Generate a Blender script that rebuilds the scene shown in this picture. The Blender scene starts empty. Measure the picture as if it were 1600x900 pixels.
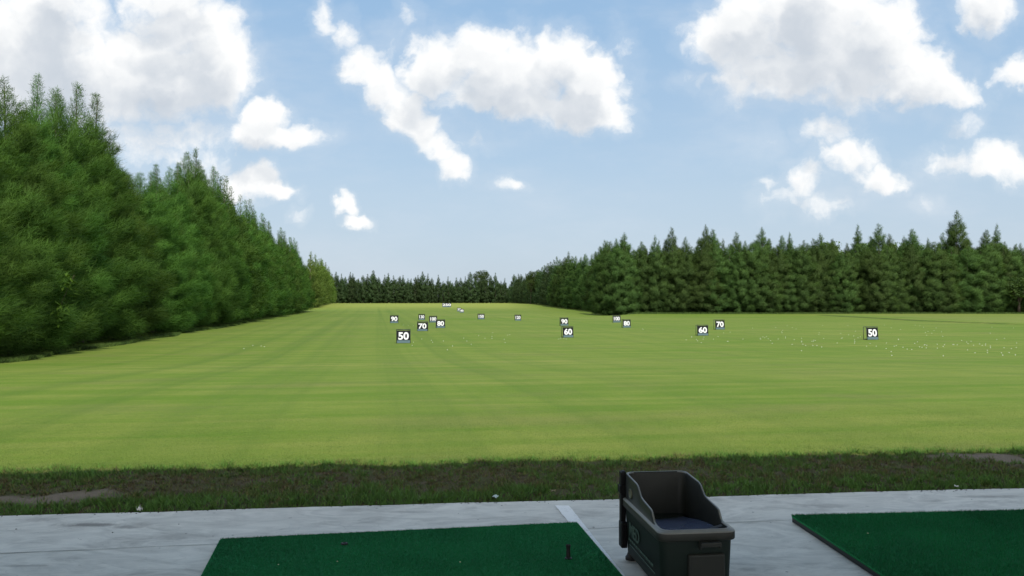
import bpy, bmesh, math, random
import numpy as np
from mathutils import Vector, Matrix

rng = np.random.default_rng(7)
random.seed(7)
SC = bpy.context.scene
COL = SC.collection
R = math.radians

# ------------------------------------------------------------------ camera
F = 1256.0                       # focal length in pixels of the 1600 px wide photograph
HORIZON = 470.0
CAM_Z = 1.5
PITCH = math.atan((HORIZON - 450.0) / F)
cd = bpy.data.cameras.new('camera')
cd.sensor_width = 36.0
cd.lens = 36.0 * F / 1600.0
cd.clip_start = 0.05
cd.clip_end = 6000
cam = bpy.data.objects.new('camera', cd)
cam.location = (0, 0, CAM_Z)
cam.rotation_euler = (math.pi / 2 + PITCH, 0, 0)
COL.objects.link(cam)
SC.camera = cam

# ------------------------------------------------------------------ sun, sky, exposure
SUN_EL = R(56)
SUN_DIR = Vector((0.38, -0.92, 0.0)).normalized() * math.cos(SUN_EL)
SUN_DIR.z = math.sin(SUN_EL)
sd = bpy.data.lights.new('sun', 'SUN')
sd.energy = 3.7
sd.angle = R(0.5)
sd.color = (1.0, 0.955, 0.88)
sun = bpy.data.objects.new('sun', sd)
sun.rotation_euler = SUN_DIR.to_track_quat('Z', 'Y').to_euler()
sun.location = (10, -10, 40)
COL.objects.link(sun)
SC.view_settings.view_transform = 'Standard'
SC.view_settings.look = 'None'
SC.view_settings.gamma = 1.0
SC.view_settings.use_curve_mapping = False
SC.view_settings.exposure = 0.0
WORLD_STRENGTH = 0.12

SC.render.engine = 'CYCLES'
cy = SC.cycles
cy.max_bounces = 5
cy.diffuse_bounces = 3
cy.glossy_bounces = 2
cy.transmission_bounces = 2
cy.transparent_max_bounces = 4
cy.use_denoising = True
cy.sample_clamp_indirect = 6.0


# ------------------------------------------------------------------ node helpers
class G:
    """A tiny writer of shader-node expressions."""
    def __init__(self, nt):
        self.nt = nt

    def node(self, kind, **kw):
        n = self.nt.nodes.new(kind)
        for k, v in kw.items():
            setattr(n, k, v)
        return n

    def put(self, sock, v):
        if isinstance(v, bpy.types.NodeSocket):
            self.nt.links.new(v, sock)
        elif v is not None:
            if sock.type == 'RGBA' and not isinstance(v, (int, float)) and len(v) == 3:
                v = (*v, 1.0)
            sock.default_value = v

    def m(self, op, a, b=None, c=None, clamp=False):
        n = self.node('ShaderNodeMath', operation=op, use_clamp=clamp)
        for i, v in enumerate((a, b, c)):
            if v is not None:
                self.put(n.inputs[i], v)
        return n.outputs[0]

    def v(self, op, a, b=None):
        n = self.node('ShaderNodeVectorMath', operation=op)
        self.put(n.inputs[0], a)
        if b is not None:
            if op == 'SCALE':
                self.put(n.inputs['Scale'], b)
            else:
                self.put(n.inputs[1], b)
        return n.outputs['Value'] if op in ('LENGTH', 'DOT_PRODUCT', 'DISTANCE') else n.outputs['Vector']

    def sep(self, a):
        n = self.node('ShaderNodeSeparateXYZ')
        self.put(n.inputs[0], a)
        return n.outputs

    def comb(self, x=0.0, y=0.0, z=0.0):
        n = self.node('ShaderNodeCombineXYZ')
        for i, q in enumerate((x, y, z)):
            self.put(n.inputs[i], q)
        return n.outputs[0]

    def noise(self, vec, scale=1.0, detail=2.0, rough=0.5, out='Fac', dist=0.0):
        n = self.node('ShaderNodeTexNoise')
        self.put(n.inputs['Vector'], vec)
        n.inputs['Scale'].default_value = scale
        n.inputs['Detail'].default_value = detail
        n.inputs['Roughness'].default_value = rough
        n.inputs['Distortion'].default_value = dist
        return n.outputs[out]

    def ramp(self, val, a, b, lo=0.0, hi=1.0, smooth=True):
        n = self.node('ShaderNodeMapRange', interpolation_type='SMOOTHSTEP' if smooth else 'LINEAR')
        self.put(n.inputs[0], val)
        for i, q in enumerate((a, b, lo, hi)):
            self.put(n.inputs[1 + i], q)
        return n.outputs[0]

    def mix(self, fac, a, b, blend='MIX'):
        n = self.node('ShaderNodeMix', data_type='RGBA', blend_type=blend)
        self.put(n.inputs['Factor'], fac)
        self.put(n.inputs[6], a)
        self.put(n.inputs[7], b)
        return n.outputs[2]

    def attr(self, name, out='Fac'):
        n = self.node('ShaderNodeAttribute', attribute_name=name)
        return n.outputs[out]


def material(name):
    m = bpy.data.materials.new(name)
    m.use_nodes = True
    nt = m.node_tree
    nt.nodes.clear()
    g = G(nt)
    out = g.node('ShaderNodeOutputMaterial')
    return m, g, out


def principled(g, out, color, rough=0.6, spec=0.3, metal=0.0, bump=None, bump_strength=0.3, bump_dist=0.01):
    p = g.node('ShaderNodeBsdfPrincipled')
    g.put(p.inputs['Base Color'], color)
    g.put(p.inputs['Roughness'], rough)
    g.put(p.inputs['Specular IOR Level'], spec)
    g.put(p.inputs['Metallic'], metal)
    if bump is not None:
        b = g.node('ShaderNodeBump')
        b.inputs['Strength'].default_value = bump_strength
        b.inputs['Distance'].default_value = bump_dist
        g.put(b.inputs['Height'], bump)
        g.nt.links.new(b.outputs[0], p.inputs['Normal'])
    g.nt.links.new(p.outputs[0], out.inputs['Surface'])
    return p


def simple_mat(name, color, rough=0.6, spec=0.3, metal=0.0, var=0.15, scale=30.0, bump=0.1):
    m, g, out = material(name)
    tc = g.node('ShaderNodeTexCoord').outputs['Object']
    n = g.noise(tc, scale, 4.0, 0.6)
    n2 = g.noise(tc, scale * 0.13, 2.0, 0.5)
    f = g.m('ADD', g.m('MULTIPLY', g.m('SUBTRACT', n, 0.5), 2 * var), g.m('MULTIPLY', g.m('SUBTRACT', n2, 0.5), 2 * var))
    k = g.m('ADD', 1.0, f)
    c = g.v('SCALE', color, k)
    rg = g.m('ADD', rough, g.m('MULTIPLY', g.m('SUBTRACT', n2, 0.5), 0.25))
    principled(g, out, c, rg, spec, metal, n, bump, 0.002)
    return m


# ------------------------------------------------------------------ world: sky with cumulus clouds
def build_world():
    w = bpy.data.worlds.new('World')
    SC.world = w
    w.use_nodes = True
    nt = w.node_tree
    nt.nodes.clear()
    # group: cloud thickness as a function of the direction's tangent coordinates
    grp = bpy.data.node_groups.new('cloud_field', 'ShaderNodeTree')
    grp.interface.new_socket('P', in_out='INPUT', socket_type='NodeSocketVector')
    grp.interface.new_socket('D', in_out='OUTPUT', socket_type='NodeSocketFloat')
    grp.interface.new_socket('Body', in_out='OUTPUT', socket_type='NodeSocketFloat')
    q = G(grp)
    gi = q.node('NodeGroupInput')
    go = q.node('NodeGroupOutput')
    P = gi.outputs[0]
    w1 = q.noise(P, 9.0, 3.0, 0.55, 'Color')
    w2 = q.noise(P, 30.0, 4.0, 0.55, 'Color')
    P2 = q.v('ADD', P, q.v('SCALE', q.v('SUBTRACT', w1, (0.5, 0.5, 0.5)), 0.062))
    P2 = q.v('ADD', P2, q.v('SCALE', q.v('SUBTRACT', w2, (0.5, 0.5, 0.5)), 0.042))
    blobs = [  # centre and radii in photograph pixels, density
        (50, 55, 165, 95, 1), (165, 115, 150, 90, 1), (290, 40, 95, 62, 1), (335, 100, 70, 70, 1), (250, 130, 130, 70, 1),
        (10, 120, 140, 90, 1), (95, -10, 90, 60, 1), (270, -15, 90, 50, 1), (140, 215, 170, 45, .62), (240, 235, 130, 45, .6),
        (300, 205, 90, 45, .6),
        (412, 182, 55, 40, 1), (462, 212, 66, 28, .95), (392, 200, 45, 36, 1),
        (390, 283, 58, 36, .95), (430, 302, 38, 20, .9), (320, 255, 75, 45, .62), (460, 336, 24, 13, .6),
        (541, 320, 18, 20, .85), (560, 344, 28, 13, .85),
        (505, 15, 26, 40, .62), (540, 45, 32, 40, .7), (565, 100, 46, 47, .88), (600, 130, 50, 50, .92), (632, 165, 46, 46, .86),
        (658, 205, 40, 38, .80), (684, 232, 30, 32, .72), (706, 262, 32, 28, .74), (640, 18, 26, 36, .5), (620, 75, 30, 60, .35),
        (690, 92, 60, 62, 1), (750, 78, 78, 62, 1), (805, 108, 95, 66, 1), (880, 86, 58, 52, 1), (918, 120, 64, 58, 1),
        (895, 165, 95, 42, 1), (790, 155, 115, 40, 1), (955, 160, 40, 50, .9), (985, 140, 36, 60, .55), (740, 215, 60, 22, .36),
        (975, 60, 30, 40, .35),
        (1170, 40, 95, 85, 1), (1280, 20, 150, 95, 1), (1375, 55, 95, 85, 1), (1290, 115, 165, 65, 1), (1430, 118, 95, 50, 1),
        (1190, 120, 90, 55, .85), (1485, 138, 66, 34, .9), (1090, 45, 36, 30, .4), (1075, 120, 36, 16, .42),
        (1540, 10, 55, 60, .85), (1600, 108, 46, 32, .85),
        (1297, 205, 50, 34, .75), (1330, 240, 58, 36, .85), (1375, 284, 50, 27, .9), (1255, 285, 46, 32, .72), (1230, 310, 55, 36, .5),
        (1195, 290, 30, 16, .6), (1290, 322, 65, 22, .5), (1445, 326, 32, 18, .55),
        (1500, 248, 66, 32, .72), (1552, 246, 66, 36, .85), (1595, 266, 50, 30, .7), (1510, 195, 34, 44, .48),
        (798, 288, 38, 17, .7), (1470, 170, 40, 22, .4), (1180, 230, 40, 40, .3),
        (-150, 120, 220, 140, 1), (1750, 200, 120, 60, .9), (1850, 40, 160, 90, 1), (-260, 330, 160, 50, .7),
        (400, -140, 180, 70, .8), (1000, -200, 240, 80, .9), (1500, -220, 160, 70, .9)]
    D = None
    warp1 = P2
    for (cx, cyy, rx, ry, wgt) in blobs:
        c = ((cx - 800) / F, (HORIZON - cyy) / F, 0)
        d = q.v('MULTIPLY', q.v('SUBTRACT', P2, c), (F / rx, F / ry, 0))
        e = q.m('MULTIPLY', q.m('SUBTRACT', 1.0, q.v('DOT_PRODUCT', d, d)), wgt * 1.05)
        e = q.m('ADD', e, (wgt - 1.0) * 0.50)
        if D is None:
            D = e
        else:
            n = q.node('ShaderNodeMath', operation='SMOOTH_MAX')
            q.put(n.inputs[0], D)
            q.put(n.inputs[1], e)
            n.inputs[2].default_value = 0.12
            D = n.outputs[0]
    nb = q.noise(P2, 15.0, 3.0, 0.5)
    grp.links.new(q.m('ADD', D, q.m('MULTIPLY', q.m('SUBTRACT', nb, 0.5), 1.5)), go.inputs[1])
    n3 = q.noise(P2, 14.0, 7.0, 0.56)
    n4 = q.noise(P2, 52.0, 5.0, 0.56)
    D = q.m('ADD', D, q.m('MULTIPLY', q.m('SUBTRACT', n3, 0.5), 1.75))
    D = q.m('ADD', D, q.m('MULTIPLY', q.m('SUBTRACT', n4, 0.5), 0.55))
    grp.links.new(D, go.inputs[0])

    g = G(nt)
    out = g.node('ShaderNodeOutputWorld')
    bg = g.node('ShaderNodeBackground')
    bg.inputs['Strength'].default_value = WORLD_STRENGTH
    sky = g.node('ShaderNodeTexSky', sky_type='NISHITA')
    sky.sun_disc = False
    sky.sun_elevation = SUN_EL
    sky.sun_rotation = math.atan2(SUN_DIR.x, SUN_DIR.y)
    sky.altitude = 0
    sky.air_density = 1.0
    sky.dust_density = 1.5
    sky.ozone_density = 1.5
    dirv = g.node('ShaderNodeTexCoord').outputs['Generated']
    x, y, z = g.sep(dirv)
    yc = g.m('MAXIMUM', y, 0.12)
    u = g.m('DIVIDE', x, yc)
    v = g.m('DIVIDE', z, yc)
    P = g.comb(u, v, 0.0)

    def field(vec, k=0):
        n = g.node('ShaderNodeGroup')
        n.node_tree = grp
        g.put(n.inputs[0], vec)
        return n.outputs[k]
    D0 = field(P)
    D1 = field(g.v('ADD', P, (0.006, 0.014, 0)), 1)
    D2 = field(g.v('ADD', P, (0.014, 0.046, 0)), 1)
    alpha = g.ramp(D0, -0.17, 0.74)
    alpha = g.m('MULTIPLY', alpha, 0.97)
    alpha = g.m('MAXIMUM', alpha, g.m('MULTIPLY', g.ramp(D0, -0.80, 0.35), 0.13))
    front = g.ramp(y, 0.05, 0.2)
    above = g.ramp(z, 0.0, 0.05)
    alpha = g.m('MULTIPLY', g.m('MULTIPLY', alpha, front), above)
    c1 = g.m('MULTIPLY', g.ramp(D1, 0.35, 1.25), 0.26)
    c2 = g.m('MULTIPLY', g.ramp(D2, 0.08, 1.10), 0.64)
    edge = g.m('MULTIPLY', g.m('SUBTRACT', D0, D1), 0.14)
    lit = g.m('ADD', g.m('SUBTRACT', g.m('SUBTRACT', 1.0, c1), c2), edge, clamp=True)
    shade = g.mix(lit, (0.60, 0.655, 0.725), (1.05, 1.05, 1.04))
    # behind the viewer: unseen extra-bright cloud, added to lift the shaded tee
    bk = g.noise(g.v('MULTIPLY', dirv, (1, 1, 2)), 2.6, 6.0, 0.55)
    back = g.m('MULTIPLY', g.ramp(bk, 0.40, 0.54), g.m('MULTIPLY', g.m('SUBTRACT', 1.0, front), above))
    # thin high veil
    vn = g.noise(g.v('MULTIPLY', P, (2.2, 6.0, 1)), 2.0, 5.0, 0.6)
    veil = g.m('MULTIPLY', g.ramp(vn, 0.40, 0.75), 0.30)
    cl = 1.0 / WORLD_STRENGTH
    skyc = g.v('MULTIPLY', sky.outputs[0], (1.0, 1.0, 1.0))
    low = g.mix(g.ramp(z, 0.0, 0.17, smooth=False), (0.590 * cl, 0.690 * cl, 0.800 * cl), (0.515 * cl, 0.675 * cl, 0.835 * cl))
    tone = g.mix(g.ramp(z, 0.13, 0.40, smooth=False), low, (0.315 * cl, 0.535 * cl, 0.815 * cl))
    skyc = g.mix(0.82, skyc, tone)
    skyc = g.mix(veil, skyc, (0.70 * cl, 0.77 * cl, 0.86 * cl))
    cc = g.v('SCALE', shade, cl)
    c = g.mix(alpha, skyc, cc)
    c = g.mix(back, c, (1.45 * cl, 1.43 * cl, 1.40 * cl))
    g.put(bg.inputs['Color'], c)
    nt.links.new(bg.outputs[0], out.inputs['Surface'])
    w.cycles.sampling_method = 'MANUAL'
    w.cycles.sample_map_resolution = 512


build_world()


# ------------------------------------------------------------------ geometry helpers
def smooth(a, b, x):
    t = np.clip((np.asarray(x, float) - a) / (b - a), 0, 1)
    return t * t * (3 - 2 * t)


def tagp(o, label=None, cat=None, group=None, kind=None):
    if label:
        o['label'] = label
    if cat:
        o['category'] = cat
    if group:
        o['group'] = group
    if kind:
        o['kind'] = kind
    return o


def empty(name, loc=(0, 0, 0), rz=0.0):
    o = bpy.data.objects.new(name, None)
    o.empty_display_size = 0.2
    o.location = loc
    o.rotation_euler = (0, 0, rz)
    COL.objects.link(o)
    return o


def link(name, me, parent=None, loc=None):
    o = bpy.data.objects.new(name, me)
    COL.objects.link(o)
    if parent is not None:
        o.parent = parent
    if loc is not None:
        o.location = loc
    return o


def np_mesh(name, V, Fc, mat, normals=None, attrs=None, smooth_shade=False):
    V = np.asarray(V, np.float32)
    Fc = np.asarray(Fc, np.int32)
    k = Fc.shape[1]
    me = bpy.data.meshes.new(name)
    me.vertices.add(len(V))
    me.vertices.foreach_set('co', V.ravel())
    me.loops.add(Fc.size)
    me.loops.foreach_set('vertex_index', Fc.ravel())
    me.polygons.add(len(Fc))
    me.polygons.foreach_set('loop_start', np.arange(0, Fc.size, k, dtype=np.int32))
    me.update(calc_edges=True)
    if attrs:
        for an, av in attrs.items():
            a = me.attributes.new(an, 'FLOAT', 'POINT')
            a.data.foreach_set('value', np.asarray(av, np.float32).ravel())
    if mat is not None:
        me.materials.append(mat)
    if normals is not None:
        me.polygons.foreach_set('use_smooth', np.ones(len(Fc), bool))
        me.normals_split_custom_set_from_vertices(np.asarray(normals, np.float32))
    elif smooth_shade:
        me.polygons.foreach_set('use_smooth', np.ones(len(Fc), bool))
    return me


def bm_mesh(name, bm, mat, smooth_shade=False):
    bmesh.ops.recalc_face_normals(bm, faces=bm.faces)
    me = bpy.data.meshes.new(name)
    bm.to_mesh(me)
    bm.free()
    if mat is not None:
        me.materials.append(mat)
    if smooth_shade:
        for p in me.polygons:
            p.use_smooth = True
    return me


def add_box(bm, c, s, rot=None, bevel=0.0, seg=2):
    r = bmesh.ops.create_cube(bm, size=1.0)
    vs = r['verts']
    M = Matrix.Translation(c) @ (rot.to_4x4() if rot is not None else Matrix.Identity(4)) @ Matrix.Diagonal((*s, 1))
    bmesh.ops.transform(bm, matrix=M, verts=vs)
    if bevel > 0:
        es = list({e for v in vs for e in v.link_edges})
        bmesh.ops.bevel(bm, geom=es, offset=bevel, segments=seg, affect='EDGES', profile=0.5)


def add_tube(bm, p0, p1, r0, r1=None, n=10):
    p0, p1 = Vector(p0), Vector(p1)
    r1 = r0 if r1 is None else r1
    d = p1 - p0
    M = Matrix.Translation((p0 + p1) / 2) @ d.to_track_quat('Z', 'Y').to_matrix().to_4x4()
    bmesh.ops.create_cone(bm, cap_ends=True, segments=n, radius1=r0, radius2=r1, depth=d.length, matrix=M)


def ray(px, py):
    d = Vector(((px - 800) / F, 1.0, -(py - 450) / F))
    c, s = math.cos(PITCH), math.sin(PITCH)
    return Vector((d.x, d.y * c - d.z * s, d.y * s + d.z * c))


def on_plane(px, py, z=0.0):
    d = ray(px, py)
    t = (z - CAM_Z) / d.z
    return Vector((d.x * t, d.y * t, z))


# ------------------------------------------------------------------ terrain
AX = Vector((-0.1664, 0.9861, 0.0))       # direction the range runs in
e0, e1 = on_plane(0, 805), on_plane(1600, 762)
EDGE_M = (e1.y - e0.y) / (e1.x - e0.x)
EDGE_B = e0.y - EDGE_M * e0.x


def slab_edge(x):
    return EDGE_B + EDGE_M * np.asarray(x, float)


def wob(x, y, f, seed):
    r = np.random.default_rng(seed)
    out = np.zeros_like(np.asarray(x, float) + np.asarray(y, float))
    for _ in range(6):
        a = r.uniform(0, 2 * math.pi)
        k = f * r.uniform(0.6, 1.7)
        out = out + np.sin(k * (math.cos(a) * x + math.sin(a) * y) + r.uniform(0, 6.28))
    return out / 6 * 1.6


def hgt(x, y):
    x = np.asarray(x, float)
    y = np.asarray(y, float)
    s = y - slab_edge(x)
    z = -0.055 - 0.945 * smooth(1.2, 34, s)
    band = smooth(0.02, 0.25, s) * (1 - smooth(1.6, 2.3, s))
    z = z + band * (0.028 + 0.016 * wob(x, y, 5.0, 3) + 0.012 * wob(x, y, 14.0, 4))
    z = z + 0.05 * wob(x, y, 0.16, 11) * smooth(25, 60, y)
    side = 1 - smooth(30, 70, x)
    z = z + 1.55 * smooth(168, 268, y) * side
    # low bank running along the right of the range
    xl = 52.5 + 2.0 * np.sin(y * 0.045)
    bank = smooth(-0.7, 0.1, x - xl) * (1 - smooth(3.0, 16.0, x - xl)) * smooth(74, 84, y) * (1 - smooth(132, 150, y))
    z = z + 0.20 * bank
    # fall behind the right-hand shoulder
    yl = 108 + (x - 5) * 2.45
    dip = smooth(0.0, 7.0, y - yl) * (1 - smooth(20, 45, y - yl)) * smooth(-4, 4, x) * (1 - smooth(22, 30, x))
    z = z - 0.38 * dip
    # short drain lip in the middle
    lip = smooth(-9.5, -7.5, x) * (1 - smooth(-6.0, -4.6, x)) * smooth(107.2, 107.9, y) * (1 - smooth(108.3, 113, y))
    z = z + 0.13 * lip
    return z


def ground_at(px, py):
    d = ray(px, py)
    t0 = 5.0
    t = t0
    while t < 900:
        if CAM_Z + d.z * t < float(hgt(d.x * t, d.y * t)):
            a, b = t - 0.5, t
            for _ in range(20):
                mdl = (a + b) / 2
                if CAM_Z + d.z * mdl < float(hgt(d.x * mdl, d.y * mdl)):
                    b = mdl
                else:
                    a = mdl
            return Vector((d.x * b, d.y * b, float(hgt(d.x * b, d.y * b))))
        t += 0.5
    return Vector((d.x * 900, d.y * 900, 0))


def patch(x, y, cx, cyy, rx, ry):
    return np.clip(1.25 - np.sqrt(((x - cx) / rx) ** 2 + ((y - cyy) / ry) ** 2) + 0.35 * wob(x, y, 9.0, 21), 0, 1)


soilA = on_plane(118, 783, -0.05)
soilB = on_plane(1565, 722, -0.06)
soilC = on_plane(0, 783, -0.05)
soilD = on_plane(1500, 719, -0.06)


def soil_mask(x, y):
    return np.clip(np.maximum.reduce([patch(x, y, soilA.x, soilA.y, 0.34, 0.22), patch(x, y, soilB.x, soilB.y, 0.42, 0.30),
                                      patch(x, y, soilC.x, soilC.y, 0.18, 0.14), patch(x, y, soilD.x, soilD.y, 0.25, 0.16)]) * 1.6, 0, 1)


VERGE_W = 1.62


def build_terrain():
    ys = np.concatenate([np.arange(-60, 4, 6), np.arange(4, 10, 0.06), np.arange(10, 20, 0.3), np.arange(20, 60, 0.8),
                         np.arange(60, 160, 0.6), np.arange(160, 340, 3), np.geomspace(340, 3500, 24)])
    xs = np.concatenate([-np.geomspace(3000, 125, 18), np.arange(-120, -12, 2.0), np.arange(-12, -6, .5), np.arange(-6, 7, 0.12), np.arange(7, 46, 1.2),
                         np.arange(46, 60, 0.35), np.arange(60, 122, 2.0), np.geomspace(125, 3000, 18)])
    X, Y = np.meshgrid(xs, ys)
    Z = hgt(X, Y)
    Z = np.where(Y < slab_edge(X) + 0.015, -0.10, Z)
    V = np.stack([X, Y, Z], -1).reshape(-1, 3)  # rim highlight put into colour: lighter material on the upward edges
    nx, ny = len(xs), len(ys)
    i = np.arange(nx * ny).reshape(ny, nx)
    Fc = np.stack([i[:-1, :-1], i[:-1, 1:], i[1:, 1:], i[1:, :-1]], -1).reshape(-1, 4)
    s = Y - slab_edge(X)
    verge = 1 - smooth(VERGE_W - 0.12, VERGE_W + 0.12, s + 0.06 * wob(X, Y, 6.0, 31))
    soil = soil_mask(X, Y) * verge
    me = np_mesh('ground', V, Fc, lawn_mat(), attrs={'verge': verge, 'soil': soil}, smooth_shade=True)
    o = link('ground', me)
    tagp(o, 'wide mown green lawn of the driving range', kind='structure')
    return o


def lawn_mat():
    m, g, out = material('lawn_material')
    tc = g.node('ShaderNodeTexCoord').outputs['Object']
    x, y, z = g.sep(tc)
    u = g.m('ADD', g.m('MULTIPLY', x, 0.9861), g.m('MULTIPLY', y, 0.1664))     # across the range
    w = g.m('ADD', g.m('MULTIPLY', x, -0.1664), g.m('MULTIPLY', y, 0.9861))    # along the range
    wig = g.noise(g.comb(g.m('MULTIPLY', u, 0.10), g.m('MULTIPLY', w, 0.035), 0.0), 1.0, 2.0, 0.5)
    uu = g.m('ADD', u, g.m('MULTIPLY', g.m('SUBTRACT', wig, 0.5), 0.25))
    lane = g.noise(g.comb(g.m('MULTIPLY', uu, 1.30), g.m('MULTIPLY', w, 0.004), 3.0), 1.0, 3.0, 0.55)
    lane2 = g.m('SINE', g.m('MULTIPLY', uu, 2.5))
    cross = g.noise(g.comb(g.m('MULTIPLY', u, 0.11), g.m('MULTIPLY', w, 1.25), 9.0), 1.0, 5.0, 0.62)
    cross2 = g.noise(g.comb(g.m('MULTIPLY', u, 0.02), g.m('MULTIPLY', w, 0.16), 5.0), 1.0, 3.0, 0.55)
    big = g.noise(tc, 0.05, 3.0, 0.5)
    mid = g.noise(tc, 0.9, 4.0, 0.6)
    fine = g.noise(tc, 34.0, 5.0, 0.75)
    fine2 = g.noise(tc, 9.0, 3.0, 0.7)
    green = (0.096, 0.160, 0.0150)
    dry = (0.192, 0.212, 0.046)
    dark = (0.066, 0.120, 0.015)
    f = g.m('ADD', g.m('MULTIPLY', g.m('SUBTRACT', cross, 0.5), 1.9), g.m('MULTIPLY', g.m('SUBTRACT', cross2, 0.5), 1.0))
    f = g.m('ADD', f, g.m('MULTIPLY', g.m('SUBTRACT', mid, 0.5), 0.75))
    f = g.m('ADD', f, g.m('MULTIPLY', g.m('SUBTRACT', fine2, 0.5), 0.35))
    f = g.m('ADD', g.m('ADD', f, 0.30), g.m('MULTIPLY', g.m('SUBTRACT', big, 0.5), 0.8), clamp=True)
    c = g.mix(f, green, dry)
    worn = g.noise(g.comb(g.m('MULTIPLY', u, 0.22), g.m('MULTIPLY', w, 0.42), 2.0), 1.0, 5.0, 0.62)
    c = g.mix(g.m('MULTIPLY', g.ramp(worn, 0.50, 0.68), 0.45), c, (0.135, 0.150, 0.040))
    tufts = g.noise(tc, 3.2, 4.0, 0.7)
    c = g.mix(g.m('MULTIPLY', g.ramp(tufts, 0.54, 0.72), 0.30), c, dark)
    dk = g.m('ADD', g.m('MULTIPLY', g.ramp(lane, 0.40, 0.70), 0.34), g.m('MULTIPLY', lane2, 0.13))
    mid_l = g.m('MULTIPLY', g.ramp(u, -11.0, -5.0), g.ramp(u, 7.0, 1.0))
    dk = g.m('MULTIPLY', dk, g.m('ADD', 0.60, g.m('MULTIPLY', mid_l, 0.45)))
    c = g.mix(g.m('MAXIMUM', dk, 0.0), c, dark)
    # sunlit band on the rise at the back, painted in as yellower turf
    far = g.m('MULTIPLY', g.ramp(y, 186, 232), g.ramp(x, 12, -4))
    c = g.mix(g.m('MULTIPLY', far, 0.72), c, (0.235, 0.265, 0.050))
    rb = g.m('MULTIPLY', g.ramp(x, 53.5, 57), g.m('MULTIPLY', g.ramp(y, 72, 84), 0.5))
    c = g.mix(rb, c, (0.165, 0.19, 0.045))
    # shade of the steep lips, painted in as darker grass
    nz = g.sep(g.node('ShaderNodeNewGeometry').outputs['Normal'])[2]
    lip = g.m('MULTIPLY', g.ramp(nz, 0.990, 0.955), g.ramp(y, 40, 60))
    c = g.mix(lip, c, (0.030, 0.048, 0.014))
    fk = g.m('ADD', 0.52, g.m('MULTIPLY', fine, 0.96))
    c = g.v('SCALE', c, fk)
    # unmown verge
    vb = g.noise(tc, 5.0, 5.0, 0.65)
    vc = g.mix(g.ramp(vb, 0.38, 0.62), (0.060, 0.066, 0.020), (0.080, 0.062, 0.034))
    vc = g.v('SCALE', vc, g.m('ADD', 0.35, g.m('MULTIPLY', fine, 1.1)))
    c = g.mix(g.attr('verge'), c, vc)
    sc = g.mix(fine2, (0.115, 0.090, 0.065), (0.20, 0.165, 0.125))
    c = g.mix(g.attr('soil'), c, sc)
    principled(g, out, c, 0.85, 0.12, 0.0, fine, 0.5, 0.02)
    return m


build_terrain()


# ------------------------------------------------------------------ concrete floor of the tee shelter
STAINS = [(135, 820, .28, .07, .85), (200, 824, .16, .05, .6), (60, 812, .22, .08, .4), (1290, 790, .22, .09, .4), (1540, 776, .30, .06, .5), (640, 800, .25, .05, .35),
          (1165, 890, .10, .06, .5), (280, 838, .30, .10, .35), (990, 878, .12, .05, .5), (40, 884, .2, .03, .5), (930, 800, .12, .1, .3)]


def concrete_mat():
    m, g, out = material('concrete_material')
    tc = g.node('ShaderNodeTexCoord').outputs['Object']
    x, y, z = g.sep(tc)
    big = g.noise(tc, 0.8, 4.0, 0.6)
    trowel = g.noise(g.v('MULTIPLY', tc, (2.2, 4.6, 1.0)), 1.0, 7.0, 0.62, dist=2.2)
    fine = g.noise(tc, 70.0, 4.0, 0.7)
    dirt = g.noise(g.v('MULTIPLY', tc, (2.0, 4.5, 1.0)), 1.0, 5.0, 0.7, dist=0.8)
    spots = g.noise(tc, 16.0, 3.0, 0.5)
    k = g.m('ADD', 0.64, g.m('MULTIPLY', big, 0.40))
    k = g.m('ADD', k, g.m('MULTIPLY', g.ramp(trowel, 0.30, 0.70), 0.26))
    k = g.m('ADD', k, g.m('MULTIPLY', g.m('SUBTRACT', fine, 0.5), 0.16))
    c = g.v('SCALE', (0.63, 0.59, 0.525), k)
    c = g.mix(g.m('MULTIPLY', g.ramp(dirt, 0.50, 0.74), 0.55), c, (0.24, 0.215, 0.185))
    c = g.mix(g.m('MULTIPLY', g.ramp(spots, 0.70, 0.76), 0.7), c, (0.10, 0.09, 0.08))
    for (sx_, sy_, rx_, ry_, k_) in STAINS:
        q = on_plane(sx_, sy_)
        dd = g.v('LENGTH', g.v('MULTIPLY', g.v('SUBTRACT', tc, (q.x, q.y, 0)), (1 / rx_, 1 / ry_, 0)))
        dd = g.m('ADD', dd, g.m('MULTIPLY', g.m('SUBTRACT', g.noise(tc, 9.0, 5.0, 0.7), 0.5), 1.9))
        c = g.mix(g.m('MULTIPLY', g.ramp(dd, 1.0, 0.2), k_), c, (0.17, 0.15, 0.13))
    hair = g.m('ABSOLUTE', g.m('SUBTRACT', g.noise(g.v('MULTIPLY', tc, (0.7, 1.3, 1)), 1.3, 3.0, 0.6), 0.5))
    c = g.mix(g.m('MULTIPLY', g.ramp(hair, 0.0030, 0.0008), 0.16), c, (0.13, 0.12, 0.11))
    principled(g, out, c, 0.62, 0.35, 0.0, g.m('ADD', trowel, g.m('MULTIPLY', fine, 0.25)), 0.25, 0.01)
    return m


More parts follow.
